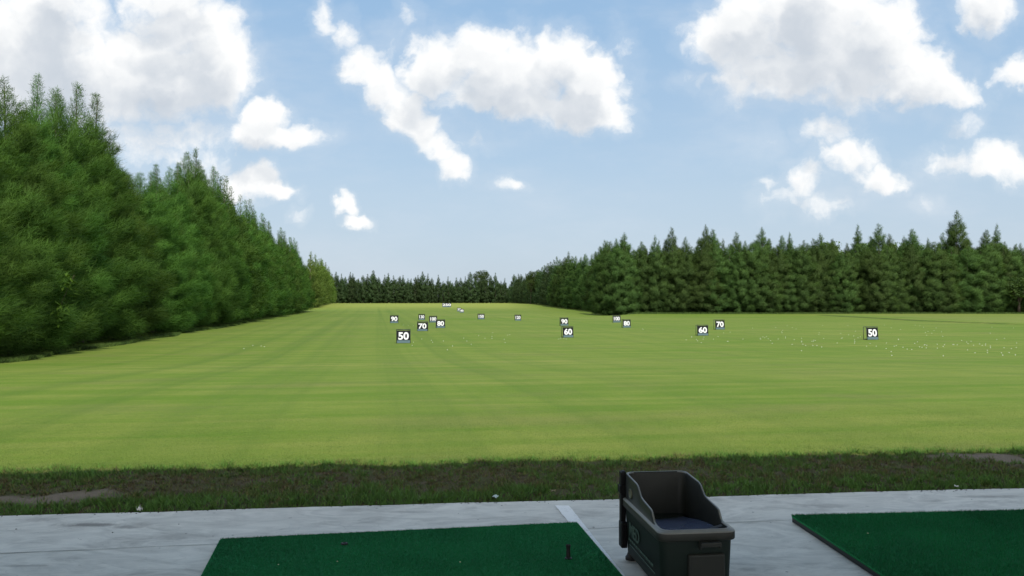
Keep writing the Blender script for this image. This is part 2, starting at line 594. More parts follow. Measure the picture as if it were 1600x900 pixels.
def build_floor():
    mat = concrete_mat()
    jm = simple_mat('joint_material', (0.07, 0.065, 0.06), 0.9, 0.1)
    xs = np.arange(-16, 16.01, 0.08)
    wv = 0.012 * wob(xs, xs * 0, 3.0, 5) + 0.006 * wob(xs, xs * 0, 17.0, 6)
    V, Fc = [], []
    for i, x in enumerate(xs):
        ye = float(slab_edge(x)) + wv[i]
        V += [(x, -6.0, 0.0), (x, ye - 0.012, 0.0), (x, ye, -0.012), (x, ye, -0.16)]
    for i in range(len(xs) - 1):
        a, b = 4 * i, 4 * (i + 1)
        for k in range(3):
            Fc.append((a + k, b + k, b + k + 1, a + k + 1))
    o = link('concrete_floor', np_mesh('concrete_floor', V, Fc, mat))
    tagp(o, 'smooth grey concrete floor of the tee shelter', kind='structure')
    # thin saw cut across the slab
    a, b = on_plane(0, 864.5, 0.002), on_plane(1240, 812.5, 0.002)
    d = (b - a).normalized()
    n = Vector((-d.y, d.x, 0))
    V, Fc = [], []
    N = 160
    for i in range(N + 1):
        p = a - d * 3 + (b - a + d * 6) * (i / N)
        off = 0.003 * math.sin(i * 0.7) + 0.004 * math.sin(i * 0.23)
        w = 0.0020 + 0.0022 * (0.5 + 0.5 * math.sin(i * 0.31)) * (0.5 + 0.5 * math.sin(i * 1.3))
        V += [p + n * (off - w), p + n * (off + w)]
    for i in range(N):
        Fc.append((2 * i, 2 * i + 2, 2 * i + 3, 2 * i + 1))
    o = link('floor_joint', np_mesh('floor_joint', [tuple(v[:2]) + (0.003,) for v in V], Fc, jm))
    tagp(o, 'thin dark joint line across the concrete floor', kind='structure')
    # white bay line
    m, g, out = material('line_paint')
    tc = g.node('ShaderNodeTexCoord').outputs['Object']
    f = g.noise(tc, 40.0, 5.0, 0.7)
    f2 = g.noise(tc, 7.0, 3.0, 0.6)
    c = g.mix(g.m('MULTIPLY', g.ramp(g.m('ADD', g.m('MULTIPLY', f, 0.6), g.m('MULTIPLY', f2, 0.4)), 0.50, 0.64), 0.55), (0.82, 0.82, 0.82), (0.45, 0.45, 0.44))
    principled(g, out, c, 0.6, 0.3, 0.0, f, 0.1, 0.002)
    A, B = on_plane(867, 790.5), on_plane(889, 790.5)
    Cc, Dd = on_plane(974, 897), on_plane(955, 897)
    ext = 1.0
    Cc, Dd = Cc + (Cc - B) * 0.03, Dd + (Dd - A) * 0.03
    V, Fc = [], []
    N = 40
    r = random.Random(4)
    for i in range(N + 1):
        t = i / N
        l, rr = A.lerp(Dd, t), B.lerp(Cc, t)
        V += [(l.x + r.uniform(-.002, .002), l.y, 0.004), (rr.x + r.uniform(-.002, .002), rr.y, 0.004)]
    for i in range(N):
        Fc.append((2 * i, 2 * i + 1, 2 * i + 3, 2 * i + 2))
    o = link('painted_line', np_mesh('painted_line', V, Fc, m))
    tagp(o, 'worn white line painted on the concrete between the bays', kind='structure')


build_floor()


# ------------------------------------------------------------------ shelter roof (above and behind the picture, it shades the tee)
def build_shelter():
    roofm = simple_mat('roof_sheet_material', (0.60, 0.60, 0.59), 0.5, 0.4)
    steel = simple_mat('painted_steel_material', (0.30, 0.31, 0.32), 0.5, 0.4)
    t = empty('tee_shelter', (0, 0, 0))
    tagp(t, 'open tee shelter with a low sloping metal roof over the bays', 'shelter')
    zf = 3.95
    sh = -SUN_DIR.y / SUN_DIR.z
    sx = -SUN_DIR.x / SUN_DIR.z
    # roof edge such that its shadow ends VERGE_W beyond the slab edge
    def edge_y(x):
        return EDGE_B + EDGE_M * (x + sx * (zf + 0.08)) + VERGE_W - sh * (zf + 0.08)
    V, Fc = [], []
    x0, x1, n = -18.0, 18.0, 240
    yb = -1.7
    for i in range(n + 1):
        x = x0 + (x1 - x0) * i / n
        w = 0.018 * math.sin(i * math.pi / 2)
        V += [(x, edge_y(x), zf + w), (x, yb, zf - 0.55 + w)]
    for i in range(n):
        Fc.append((2 * i, 2 * i + 2, 2 * i + 3, 2 * i + 1))
    link('roof_sheet', np_mesh('roof_sheet', V, Fc, roofm), t)
    for x in (-9.0, 9.0):
        for y in (3.4 + EDGE_M * x, -1.2):
            bm = bmesh.new()
            top = zf - 0.55 + (y - yb) / (edge_y(x) - yb) * 0.55 - 0.03
            add_box(bm, (x, y, top / 2), (0.14, 0.14, top), bevel=0.006)
            link('post', bm_mesh('post', bm, steel), t)


build_shelter()


# ------------------------------------------------------------------ trees
def foliage_mat(name, base, tip, trans=0.28, objvar=0.42):
    m, g, out = material(name)
    t = g.attr('tint')
    oi = g.node('ShaderNodeObjectInfo').outputs['Random']
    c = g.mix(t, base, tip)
    h = g.node('ShaderNodeHueSaturation')
    g.put(h.inputs['Hue'], g.m('ADD', 0.488, g.m('MULTIPLY', oi, 0.024)))
    h.inputs['Saturation'].default_value = 1.0
    g.put(h.inputs['Value'], g.m('ADD', 1.0 - objvar / 2, g.m('MULTIPLY', oi, objvar)))
    g.put(h.inputs['Color'], c)
    d = g.node('ShaderNodeBsdfPrincipled')
    g.put(d.inputs['Base Color'], h.outputs[0])
    d.inputs['Roughness'].default_value = 0.65
    d.inputs['Specular IOR Level'].default_value = 0.15
    tr = g.node('ShaderNodeBsdfTranslucent')
    g.put(tr.inputs['Color'], g.mix(1.0, h.outputs[0], (1.5, 1.5, 0.7), 'MULTIPLY'))
    mx = g.node('ShaderNodeMixShader')
    mx.inputs[0].default_value = trans
    g.nt.links.new(d.outputs[0], mx.inputs[1])
    g.nt.links.new(tr.outputs[0], mx.inputs[2])
    g.nt.links.new(mx.outputs[0], out.inputs['Surface'])
    return m


def unit(a):
    return a / np.maximum(np.linalg.norm(a, axis=-1, keepdims=True), 1e-9)


def crown_mesh(seed, H, Rad, nb, nt, width, tl, mat, spire=(.7, .45, .25), clump=0.42, base=0.02, soft=0.55, tb=0.32):
    """Feathery casuarina crown: upswept branches carrying brushes of thin hanging needles."""
    r = np.random.default_rng(seed)
    t = base + (0.985 - base) * (np.arange(nb) + r.uniform(0, 1, nb)) / nb
    t = np.where(r.uniform(0, 1, nb) < 0.16, r.uniform(base, 0.35, nb), t)
    az = np.arange(nb) * 2.39996 + r.normal(0, 0.35, nb)
    kn = np.array([0, .06, .18, .40, .60, .74, .86, 1.0])
    a, b, c = spire
    v_ = r.uniform(0.85, 1.2)
    pr = np.array([.74, .94, 1.0, .92, a, b * v_, c * v_, .012])
    prof = np.interp(t, kn, pr)
    L = Rad * prof * r.uniform(0.62, 1.20, nb) + 0.07
    el = np.interp(t, [0, .2, .6, 1], [R(6), R(22), R(40), R(54)]) + r.normal(0, 0.13, nb)
    d = np.stack([np.cos(az) * np.cos(el), np.sin(az) * np.cos(el), np.sin(el)], -1)
    root = np.stack([0 * t, 0 * t, np.maximum(t * H - L * np.sin(el) * 0.55, 0.1)], -1)
    share = np.clip((L / L.mean()) ** 1.25, 0.12, 2.2) * np.interp(t, [0, .72, .9, 1], [1, 1, .62, .5])
    cnt = np.maximum((nt * share).astype(int), 10)
    bi = np.repeat(np.arange(nb), cnt)
    n = len(bi)
    tbb = tb * np.interp(t, [0, .62, .82], [1, 1, .35])[bi]
    s = tbb + (1.02 - tbb) * r.uniform(0, 1, n) ** 0.72
    Lb = L[bi]
    P = root[bi] + d[bi] * (Lb * s)[:, None]
    P[:, 2] += 0.10 * Lb * s * s
    # side sprays along the branch
    side = unit(np.cross(d[bi], np.array([0, 0, 1.0])))
    up = np.cross(side, d[bi])
    k = r.integers(0, 7, n)                          # which spray of the branch
    ph = k * 0.9 + bi * 1.7
    spread = clump * (0.35 + 0.65 * np.minimum(Lb / Rad, 1)) * (1.15 - 0.45 * s)
    off = side * (np.cos(ph) * spread * 0.8)[:, None] + up * (np.sin(ph) * spread * 0.55)[:, None]
    P = P + off * s[:, None] + r.normal(0, 1, (n, 3)) * (0.30 * spread)[:, None]
    P[:, 2] = np.maximum(P[:, 2], 0.03)
    # brush directions: along the branch, fanning, tips nodding
    dirn = unit(d[bi] * 0.9 + off * 0.8 + r.normal(0, 0.48, (n, 3)) + np.array([0, 0, 0.30]))
    ln = tl * r.uniform(0.55, 1.25, n) * (0.30 + 0.70 * np.minimum(Lb / (0.5 * Rad), 1))
    wd = width * r.uniform(0.7, 1.3, n)
    wv = unit(np.cross(dirn, r.normal(0, 1, (n, 3))))
    tipp = P + dirn * ln[:, None]
    tipp[:, 2] -= 0.22 * ln * r.uniform(0, 1.4, n)
    tipp[:, 2] = np.maximum(tipp[:, 2], 0.02)
    A = P - wv * wd[:, None]
    B = P + wv * wd[:, None]
    cen = root[bi] + d[bi] * (Lb * (0.40 + 0.5 * tbb))[:, None]
    nrm = unit(unit(P - cen) * 0.8 + unit(np.stack([P[:, 0], P[:, 1], 0.3 * Lb], -1)) * 0.45 + r.normal(0, soft * 0.6, (n, 3)))
    V = np.empty((n, 3, 3))
    V[:, 0], V[:, 1], V[:, 2] = A, B, tipp
    gn = np.cross(B - A, tipp - A)
    flip = (gn * nrm).sum(-1) < 0
    V[flip, 0], V[flip, 1] = B[flip], A[flip]
    br = r.uniform(0, 1, nb)
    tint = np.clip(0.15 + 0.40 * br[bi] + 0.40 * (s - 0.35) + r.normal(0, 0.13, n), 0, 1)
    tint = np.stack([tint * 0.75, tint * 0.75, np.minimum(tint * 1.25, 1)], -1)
    return np_mesh('crown', V.reshape(-1, 3), np.arange(3 * n).reshape(n, 3), mat,
                   normals=np.repeat(nrm, 3, 0), attrs={'tint': tint.reshape(-1)})


def trunk_mesh(H, r0, mat, seed=0, limbs=14, spread=1.5):
    r = random.Random(seed)
    bm = bmesh.new()
    pts = []
    N = 7
    for i in range(N + 1):
        t = i / N
        pts.append(Vector((0.10 * math.sin(3 * t + seed), 0.10 * math.sin(2.3 * t + 2 * seed) - 0, t * H * 0.97)) * 1.0)
    pts[0].z = -0.25
    for i in range(N):
        a, b = i / N, (i + 1) / N
        add_tube(bm, pts[i], pts[i + 1], r0 * (1 - 0.93 * a), r0 * (1 - 0.93 * b), 8)
    for k in range(limbs):
        t = 0.08 + 0.8 * (k + r.random()) / limbs
        a = r.uniform(0, 6.28)
        L = spread * (1.05 - t) * r.uniform(0.8, 1.2)
        p = Vector((0, 0, t * H))
        add_tube(bm, p, p + Vector((math.cos(a) * L, math.sin(a) * L, L * (0.35 + t))), r0 * 0.22 * (1.1 - t), r0 * 0.05, 5)
    return bm_mesh('trunk', bm, mat, True)


def bark_mat():
    m, g, out = material('bark_material')
    tc = g.node('ShaderNodeTexCoord').outputs['Object']
    n = g.noise(g.v('MULTIPLY', tc, (8, 8, 1.2)), 1.5, 5.0, 0.65)
    c = g.mix(n, (0.06, 0.045, 0.035), (0.19, 0.15, 0.12))
    principled(g, out, c, 0.9, 0.1, 0.0, n, 0.6, 0.03)
    return m


BARK = bark_mat()
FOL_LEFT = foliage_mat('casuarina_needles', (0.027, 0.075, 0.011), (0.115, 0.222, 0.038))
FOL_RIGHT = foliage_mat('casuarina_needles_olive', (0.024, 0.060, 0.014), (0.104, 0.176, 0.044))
FOL_BACK = foliage_mat('casuarina_needles_dull', (0.030, 0.062, 0.022), (0.088, 0.140, 0.052))
FOL_SUNLIT = foliage_mat('casuarina_needles_sunlit', (0.085, 0.145, 0.024), (0.190, 0.285, 0.062))  # sunlight put into the colour: lit version of the casuarina needles
FOL_BROAD = foliage_mat('broad_leaf_green', (0.022, 0.045, 0.012), (0.085, 0.130, 0.030))
FOL_LIME = foliage_mat('broad_leaf_lime', (0.060, 0.105, 0.018), (0.125, 0.190, 0.035))


class Kind:
    """One kind of tree with a few grown variants, copied out as things of their own."""
    def __init__(self, name, variants, H):
        self.name, self.H = name, H
        self.v = variants                 # list of (trunk mesh, crown mesh)
        self.i = 0

    def plant(self, x, y, h, label, group, wide=1.0, name=None, cat='tree', pick=None):
        tm, cm = self.v[self.i % len(self.v) if pick is None else pick]
        self.i += 1
        k = h / self.H
        o = empty(name or self.name, (x, y, float(hgt(x, y)) - 0.04), random.uniform(0, 6.28))
        o.rotation_euler.x, o.rotation_euler.y = random.gauss(0, 0.018), random.gauss(0, 0.018)
        o.scale = (k * wide * random.uniform(.92, 1.08), k * wide * random.uniform(.92, 1.08), k)
        tagp(o, label, cat, group)
        link('trunk', tm, o)
        link('crown', cm, o)
        return o


H0 = 14.0
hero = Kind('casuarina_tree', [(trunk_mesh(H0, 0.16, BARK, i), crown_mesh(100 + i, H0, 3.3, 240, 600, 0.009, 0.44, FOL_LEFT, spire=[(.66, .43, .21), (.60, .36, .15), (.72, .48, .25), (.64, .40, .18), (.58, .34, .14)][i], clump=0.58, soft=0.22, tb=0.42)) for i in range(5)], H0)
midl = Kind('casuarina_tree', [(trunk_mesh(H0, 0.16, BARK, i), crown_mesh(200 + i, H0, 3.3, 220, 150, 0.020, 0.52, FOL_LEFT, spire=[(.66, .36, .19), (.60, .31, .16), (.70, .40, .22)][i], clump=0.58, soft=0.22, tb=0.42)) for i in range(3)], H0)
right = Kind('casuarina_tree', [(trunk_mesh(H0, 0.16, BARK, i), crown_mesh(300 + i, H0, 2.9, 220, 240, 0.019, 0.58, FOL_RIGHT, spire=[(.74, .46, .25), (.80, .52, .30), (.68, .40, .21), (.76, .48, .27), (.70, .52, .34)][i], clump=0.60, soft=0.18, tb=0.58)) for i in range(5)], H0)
filler = Kind('casuarina_tree', [(trunk_mesh(H0, 0.16, BARK, i), crown_mesh(350 + i, H0, 3.1, 210, 240, 0.020, 0.58, FOL_RIGHT, spire=[(.86, .64, .40), (.92, .72, .48), (.80, .55, .32)][i], clump=0.62, soft=0.18, tb=0.60)) for i in range(3)], H0)
lit_row = Kind('sunlit_casuarina_tree', [(trunk_mesh(H0, 0.16, BARK, i), crown_mesh(400 + i, H0, 3.0, 150, 100, 0.035, 0.6, FOL_SUNLIT, spire=(.74, .46, .25), clump=0.55)) for i in range(2)], H0)
back = Kind('casuarina_tree', [(trunk_mesh(H0, 0.16, BARK, i), crown_mesh(500 + i, H0, 2.6, 140, 90, 0.042, 0.62, FOL_BACK, spire=[(.72, .46, .26), (.78, .52, .30), (.68, .42, .22), (.74, .54, .36)][i], clump=0.6, soft=0.3)) for i in range(4)], H0)


def left_x(y):
    return -15.45 - 0.1688 * y


def height_for(px_top, x, y):
    """Height of a tree at (x, y) whose top stands at this row of the photograph."""
    return CAM_Z + (HORIZON - px_top) / F * y - float(hgt(x, y))


# --- the tall row down the left side
tops = [(-400, 60), (-60, 118), (20, 125), (45, 112), (62, 106), (88, 132), (105, 140), (131, 112), (150, 200), (166, 240), (188, 292), (205, 280),
        (215, 264), (245, 262), (270, 258), (297, 230), (318, 262), (341, 262), (352, 285), (372, 305), (392, 322), (412, 338), (440, 362),
        (460, 375), (478, 386), (500, 392)]
tx, ty = zip(*tops)
ordinal = ['nearest', 'second', 'third', 'fourth', 'fifth', 'sixth', 'seventh', 'eighth', 'ninth', 'tenth', 'eleventh', 'twelfth']
y = 25.0
k = 0
GL = 'casuarinas in the tall dark row down the left side'
while y < 182:
    x = left_x(y) - 2.5 + random.uniform(-0.4, 0.4)
    px = 800 + F * x / y
    top = np.interp(px, tx, ty) + random.uniform(-16, 7) * min(1, 50 / y)
    h = height_for(top, x, y)
    h = min(max(h, 9.5), 17.5)
    if k < len(ordinal):
        lab = '%s casuarina from the camera along the front of the dark left row' % ordinal[k]
        if k == 0:
            lab = 'casuarina at the near end of the dark left row, cut by the picture edge'
    else:
        lab = 'dense dark casuarina merging into the far half of the left row'
    (hero if y < 88 else midl).plant(x, y, h, lab, GL, wide=random.uniform(0.95, 1.2) * (14.0 / h) ** 0.7)
    k += 1
    y += random.uniform(2.5, 3.4) if y < 90 else random.uniform(3.2, 4.4)
# a second line standing behind the first, its tops showing between
y = 33.0
while y < 150:
    x = left_x(y) - 6.2 + random.uniform(-0.7, 0.7)
    px = 800 + F * x / y
    h = height_for(np.interp(px, tx, ty) + random.uniform(10, 40) * min(1, 50 / y), x, y)
    h = min(max(h, 9.5), 17.5)
    (hero if y < 80 else midl).plant(x, y, h, 'casuarina standing behind the front line of the left row, only its top showing', 'casuarinas behind the front line of the left row', wide=1.1)
    y += random.uniform(4.4, 6.2)

# --- row beyond the gap, its sunlight painted into the needle colour
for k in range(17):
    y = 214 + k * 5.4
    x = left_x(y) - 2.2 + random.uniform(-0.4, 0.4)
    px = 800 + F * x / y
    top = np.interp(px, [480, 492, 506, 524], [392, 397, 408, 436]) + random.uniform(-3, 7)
    lit_row.plant(x, y, height_for(top, x, y), 'pale yellow-green casuarina in the sunlit row past the end of the dark left row', 'pale casuarinas beyond the left row', wide=1.0)

# --- dark row closing the back of the range
GB = 'casuarinas in the straight row across the back'
bt = [(524, 424), (545, 424), (555, 428), (584, 421), (600, 429), (610, 424), (632, 430), (660, 423), (668, 426), (685, 429), (700, 431), (712, 434),
      (735, 424), (760, 428), (776, 425), (792, 436)]
bx, by = zip(*bt)
px = 520.0
while px < 796:
    Y = 311 + random.uniform(-2, 2)
    X = (px - 800) / F * Y
    nearest = min(abs(px - q) for q in bx)
    top = np.interp(px, bx, by) + (0 if nearest < 4 else random.uniform(3, 9))
    back.plant(X, Y, height_for(top, X, Y), 'small dark casuarina in the straight far row across the back of the range', GB, wide=random.uniform(.85, 1.15))
    px += random.uniform(5.5, 8.5)

px = 516.0
while px < 800:
    Y = 316 + random.uniform(-1, 2)
    X = (px - 800) / F * Y
    top = np.interp(px, [516, 620, 720, 800], [434, 437, 440, 441]) + random.uniform(-3, 3)
    filler.plant(X, Y, height_for(top, X, Y), 'lower casuarina filling the far row across the back behind its thin tops', 'lower casuarinas in the row across the back', wide=random.uniform(1.0, 1.25))
    px += random.uniform(9, 13)

# --- row coming forward on the right of the far lawn
GR1 = 'casuarinas in the receding row right of centre'
rt = [(786, 437), (800, 428), (812, 430), (826, 424), (842, 420), (856, 412), (872, 400), (889, 394), (905, 396), (918, 394), (930, 386), (945, 372)]
rx, ry = zip(*rt)
for k in range(34):
    f = k / 33
    Y = 306 - 138 * f
    X = -1.5 + 22.5 * f ** 1.15 + 2.4
    px = 800 + F * X / Y
    top = np.interp(px, rx, ry) + random.uniform(-3, 6)
    (back if Y > 225 else right).plant(X, Y, height_for(top, X, Y), 'mid-green casuarina in the row that runs back from the right block to the far end', GR1, wide=random.uniform(.95, 1.2))

# --- the long block on the right
GR2 = 'casuarinas in the long right-hand row'
spires = [(945, 374), (972, 362), (1000, 376), (1023, 367), (1052, 353), (1078, 384), (1101, 349), (1115, 357), (1130, 372), (1151, 361), (1165, 384), (1186, 354),
          (1206, 371), (1234, 362), (1257, 374), (1275, 371), (1284, 363), (1305, 372), (1341, 350), (1374, 348), (1394, 364), (1412, 376), (1428, 356), (1452, 371),
          (1472, 362), (1495, 328), (1516, 368), (1536, 358), (1552, 349), (1570, 376), (1587, 382), (1622, 384), (1648, 380), (1672, 372), (1700, 384)]
special = {1495: 'tallest casuarina of the right-hand row, its spire far above its neighbours',
           1052: 'slim pointed casuarina rising over the left part of the right-hand row',
           1101: 'twin-topped looking casuarina, left of the two joined spires in the right-hand row',
           1115: 'casuarina forming the right one of two joined spires in the right-hand row',
           1186: 'narrow spired casuarina standing alone above the right-hand row, above the right 70 sign',
           1341: 'bushy-topped casuarina above the right-hand row, just left of above the right 50 sign',
           1374: 'slender high casuarina straight above the right 50 sign',
           1552: 'high open-topped casuarina at the far right, next right of the tallest one',
           972: 'dense casuarina peak at the left shoulder of the right-hand row'}
for (px, top) in spires:
    Y = 160 + random.uniform(0, 3)
    X = (px - 800) / F * Y
    lab = special.get(px, 'dark casuarina in the front of the long right-hand row, with a pointed see-through top')
    right.plant(X, Y, height_for(top, X, Y), lab, GR2, wide=random.uniform(0.85, 1.05) * (1.08 if px == 1495 else 1))
for k in range(34):
    px = 958 + k * 21.5 + random.uniform(-7, 7)
    Y = 161.5 + random.uniform(0, 3)
    X = (px - 800) / F * Y
    right.plant(X, Y, height_for(random.uniform(366, 384) + 8 * smooth(1540, 1640, px), X, Y), 'small-topped casuarina between the high spires of the long right-hand row', 'small-topped casuarinas of the right-hand row', wide=random.uniform(0.75, 0.95))
px = 952.0
while px < 1700:
    Y = 158.5 + random.uniform(-1.0, 1.5)
    X = (px - 800) / F * Y
    top = 384 + random.uniform(-8, 12) + 8 * smooth(1540, 1640, px)
    filler.plant(X, Y, height_for(top, X, Y), 'lower dark casuarina filling the foot of the long right-hand row between the spires', 'lower casuarinas between the right-hand spires', wide=random.uniform(1.0, 1.3))
    px += random.uniform(10, 14)


# --- broad-leaved trees
def broad_crown(seed, H, Rad, nclump, nleaf, leaf, mat, low=0.25):
    r = np.random.default_rng(seed)
    c = r.normal(0, 1, (nclump, 3))
    c = unit(c) * (r.uniform(0.35, 1, (nclump, 1)) ** 0.6)
    c[:, 0:2] *= Rad * 0.82
    c[:, 2] = H * (low + (1 - low) * (0.5 + 0.43 * c[:, 2]))
    cr = Rad * r.uniform(0.20, 0.36, nclump)
    bi = np.repeat(np.arange(nclump), nleaf)
    n = len(bi)
    dd = unit(r.normal(0, 1, (n, 3)))
    P = c[bi] + dd * (cr[bi] * r.uniform(0.55, 1.08, n))[:, None] * np.array([1, 1, 0.75])
    nrm = unit(dd + np.array([0, 0, 0.35]) + r.normal(0, 0.35, (n, 3)))
    t1 = unit(np.cross(nrm, r.normal(0, 1, (n, 3))))
    t2 = np.cross(nrm, t1)
    sz = leaf * r.uniform(0.6, 1.3, n)[:, None]
    V = np.stack([P - t1 * sz, P - t2 * sz * 0.5, P + t1 * sz, P + t2 * sz * 0.5], 1)
    V[..., 2] = np.maximum(V[..., 2], 0.02)
    tint = np.clip(r.uniform(0, 1, nclump)[bi] * 0.6 + r.uniform(0, 0.4, n), 0, 1)
    return np_mesh('crown', V.reshape(-1, 3), np.arange(4 * n).reshape(n, 4), mat, normals=np.repeat(nrm, 4, 0),
                   attrs={'tint': np.repeat(tint, 4)})


def limb_trunk(H, r0, spread, seed):
    r = random.Random(seed)
    bm = bmesh.new()
    add_tube(bm, (0, 0, -0.2), (0.1, 0, H * 0.4), r0, r0 * 0.7, 9)
    for k in range(7):
        a = k * 0.9 + r.uniform(-.3, .3)
        q = Vector((0.1, 0, H * r.uniform(0.28, 0.4)))
        e = q + Vector((math.cos(a) * spread, math.sin(a) * spread, H * r.uniform(0.25, 0.5)))
        add_tube(bm, q, e, r0 * 0.45, r0 * 0.1, 6)
    return bm_mesh('trunk', bm, BARK, True)


rain = Kind('broadleaf_tree', [(limb_trunk(14, .3, 2.4, 1), broad_crown(11, 14, 4.5, 70, 55, 0.26, FOL_BROAD))], 14.0)
shrubby = Kind('broadleaf_tree', [(limb_trunk(12, .25, 2.6, 2), broad_crown(12, 12, 4.8, 110, 60, 0.22, FOL_LIME, low=0.05))], 12.0)


def broad(px, Y, top, lab, kind, wide=1.0, group=None, name=None, cat='tree'):
    X = (px - 800) / F * Y
    return kind.plant(X, Y, height_for(top, X, Y), lab, group, wide, name=name, cat=cat)


broad(752, 318, 418, 'round-headed dark tree poking above the far row across the back', rain, 0.8)
broad(829, 255, 419, 'small dark round tree top just above the receding row right of centre', rain, 0.5)
broad(843, 250, 418, 'second dark round tree top beside the receding row, nearer the right block', rain, 0.45)
broad(1305, 166, 372, 'lime-leaved broad tree showing behind the right row, left of the bushy-topped casuarina', shrubby, 0.8)
broad(1362, 168, 373, 'lime-leaved broad tree behind the right row, between two high spires above the 50 sign', shrubby, 0.7)
broad(1400, 167, 374, 'lime-leaved broad tree behind the right row, right of the spires above the 50 sign', shrubby, 0.7)
broad(1612, 174, 398, 'pale lime broad tree at the far right edge behind the row', shrubby, 1.0)
broad(1592, 156, 428, 'low bushy broadleaf shrub bulging out at the right end of the right-hand row', rain, 1.6, name='broadleaf_shrub', cat='shrub')


# --- bright broad-leaved creeper climbing out of the nearest trees
def creeper():
    p = on_plane(95, 480, 0)           # only its bearing is used
    Y = 37.0
    x = left_x(Y) + 1.25
    px = 800 + F * x / Y
    o = empty('climbing_plant', (x, Y, float(hgt(x, Y))))
    r = np.random.default_rng(5)
    bm = bmesh.new()
    pts = [Vector((-2.4 + 2.5 * (i / 9) ** 0.8, 0.3 + 0.08 * math.cos(1.3 * i), 3.7 * (i / 9) ** 1.5)) for i in range(10)]
    for a, b in zip(pts, pts[1:]):
        add_tube(bm, a, b, 0.010, 0.010, 6)
    link('stem', bm_mesh('stem', bm, BARK), o)
    V, Fc, T = [], [], []
    for i in range(90):
        up = i % 9 < 4
        z = r.normal(3.45, 0.22) if up else r.normal(2.15, 0.28)
        a = r.uniform(0, 6.28)
        dx = Vector((math.cos(a), math.sin(a), r.uniform(-0.9, 0.2))).normalized()
        sd = dx.cross(Vector((0, 0, 1))).normalized()
        q = Vector((r.normal(0, .14) - (0 if up else .35), r.normal(0, .12), z))
        L = r.uniform(0.28, 0.55)
        w = 0.06
        b0 = len(V)
        V += [q, q + dx * L * .45 + sd * w, q + dx * L, q + dx * L * .45 - sd * w]
        Fc.append((b0, b0 + 1, b0 + 2, b0 + 3))
        T += [r.uniform(.3, 1)] * 4
    link('leaves', np_mesh('leaves', [tuple(v) for v in V], Fc, foliage_mat('creeper_leaf', (0.07, 0.16, 0.020), (0.14, 0.27, 0.035)), attrs={'tint': T}), o)
    tagp(o, 'bright green long-leaved plant hanging out of the near left casuarinas', 'plant')


creeper()


# ------------------------------------------------------------------ grass
def blade_mat(name, greens, trans=0.3):
    m, g, out = material(name)
    t = g.attr('tint')
    cr = g.node('ShaderNodeValToRGB')
    el = cr.color_ramp.elements
    el[0].position, el[0].color = 0.0, (*greens[0], 1)
    el[1].position, el[1].color = 1.0, (*greens[-1], 1)
    for i, c in enumerate(greens[1:-1]):
        e = el.new((i + 1) / (len(greens) - 1))
        e.color = (*c, 1)
    g.put(cr.inputs[0], t)
    d = g.node('ShaderNodeBsdfPrincipled')
    g.put(d.inputs['Base Color'], cr.outputs[0])
    d.inputs['Roughness'].default_value = 0.6
    d.inputs['Specular IOR Level'].default_value = 0.2
    tr = g.node('ShaderNodeBsdfTranslucent')
    g.put(tr.inputs['Color'], cr.outputs[0])
    mx = g.node('ShaderNodeMixShader')
    mx.inputs[0].default_value = trans
    g.nt.links.new(d.outputs[0], mx.inputs[1])
    g.nt.links.new(tr.outputs[0], mx.inputs[2])
    g.nt.links.new(mx.outputs[0], out.inputs['Surface'])
    return m


def blades(name, x, y, h, w, tint, mat, label, lean=0.5, seed=1, upn=0.6):
    r = np.random.default_rng(seed)
    n = len(x)
    z = hgt(x, y) - 0.005
    a = r.uniform(0, 2 * math.pi, n)
    dx, dy = np.cos(a), np.sin(a)
    la = r.uniform(0, 2 * math.pi, n)
    le = h * lean * r.uniform(0.1, 1.2, n)
    P0 = np.stack([x - dx * w, y - dy * w, z], -1)
    P1 = np.stack([x + dx * w, y + dy * w, z], -1)
    P2 = np.stack([x + np.cos(la) * le, y + np.sin(la) * le, z + h], -1)
    V = np.stack([P0, P1, P2], 1).reshape(-1, 3)
    nrm = unit(np.stack([dy, -dx, 0 * dx], -1) * r.choice([-1, 1], (n, 1)) * (1 - upn) + np.array([0, 0, upn]))
    V3 = V.reshape(n, 3, 3)
    gn = np.cross(V3[:, 1] - V3[:, 0], V3[:, 2] - V3[:, 0])
    fl = (gn[:, 0] * 0 + gn[:, 1]) > 0          # wind towards the tee
    V3[fl, 0], V3[fl, 1] = V3[fl, 1].copy(), V3[fl, 0].copy()
    T = np.stack([tint * 0.9, tint * 0.9, np.minimum(tint * 1.06, 1)], -1).reshape(-1)
    o = link(name, np_mesh(name, V3.reshape(-1, 3), np.arange(3 * n).reshape(n, 3), mat, normals=np.repeat(nrm, 3, 0), attrs={'tint': np.clip(T, 0, 1)}))
    tagp(o, label, kind='stuff')
    return o


VERGE_MAT = blade_mat('verge_blades', [(0.110, 0.072, 0.040), (0.190, 0.150, 0.070), (0.150, 0.180, 0.040), (0.095, 0.195, 0.030), (0.125, 0.260, 0.040)])
LAWN_MAT = blade_mat('lawn_blades', [(0.060, 0.105, 0.015), (0.10, 0.165, 0.020), (0.16, 0.20, 0.040), (0.225, 0.235, 0.080)])
WEED_MAT = blade_mat('weed_blades', [(0.035, 0.07, 0.014), (0.075, 0.135, 0.022), (0.12, 0.19, 0.035)])


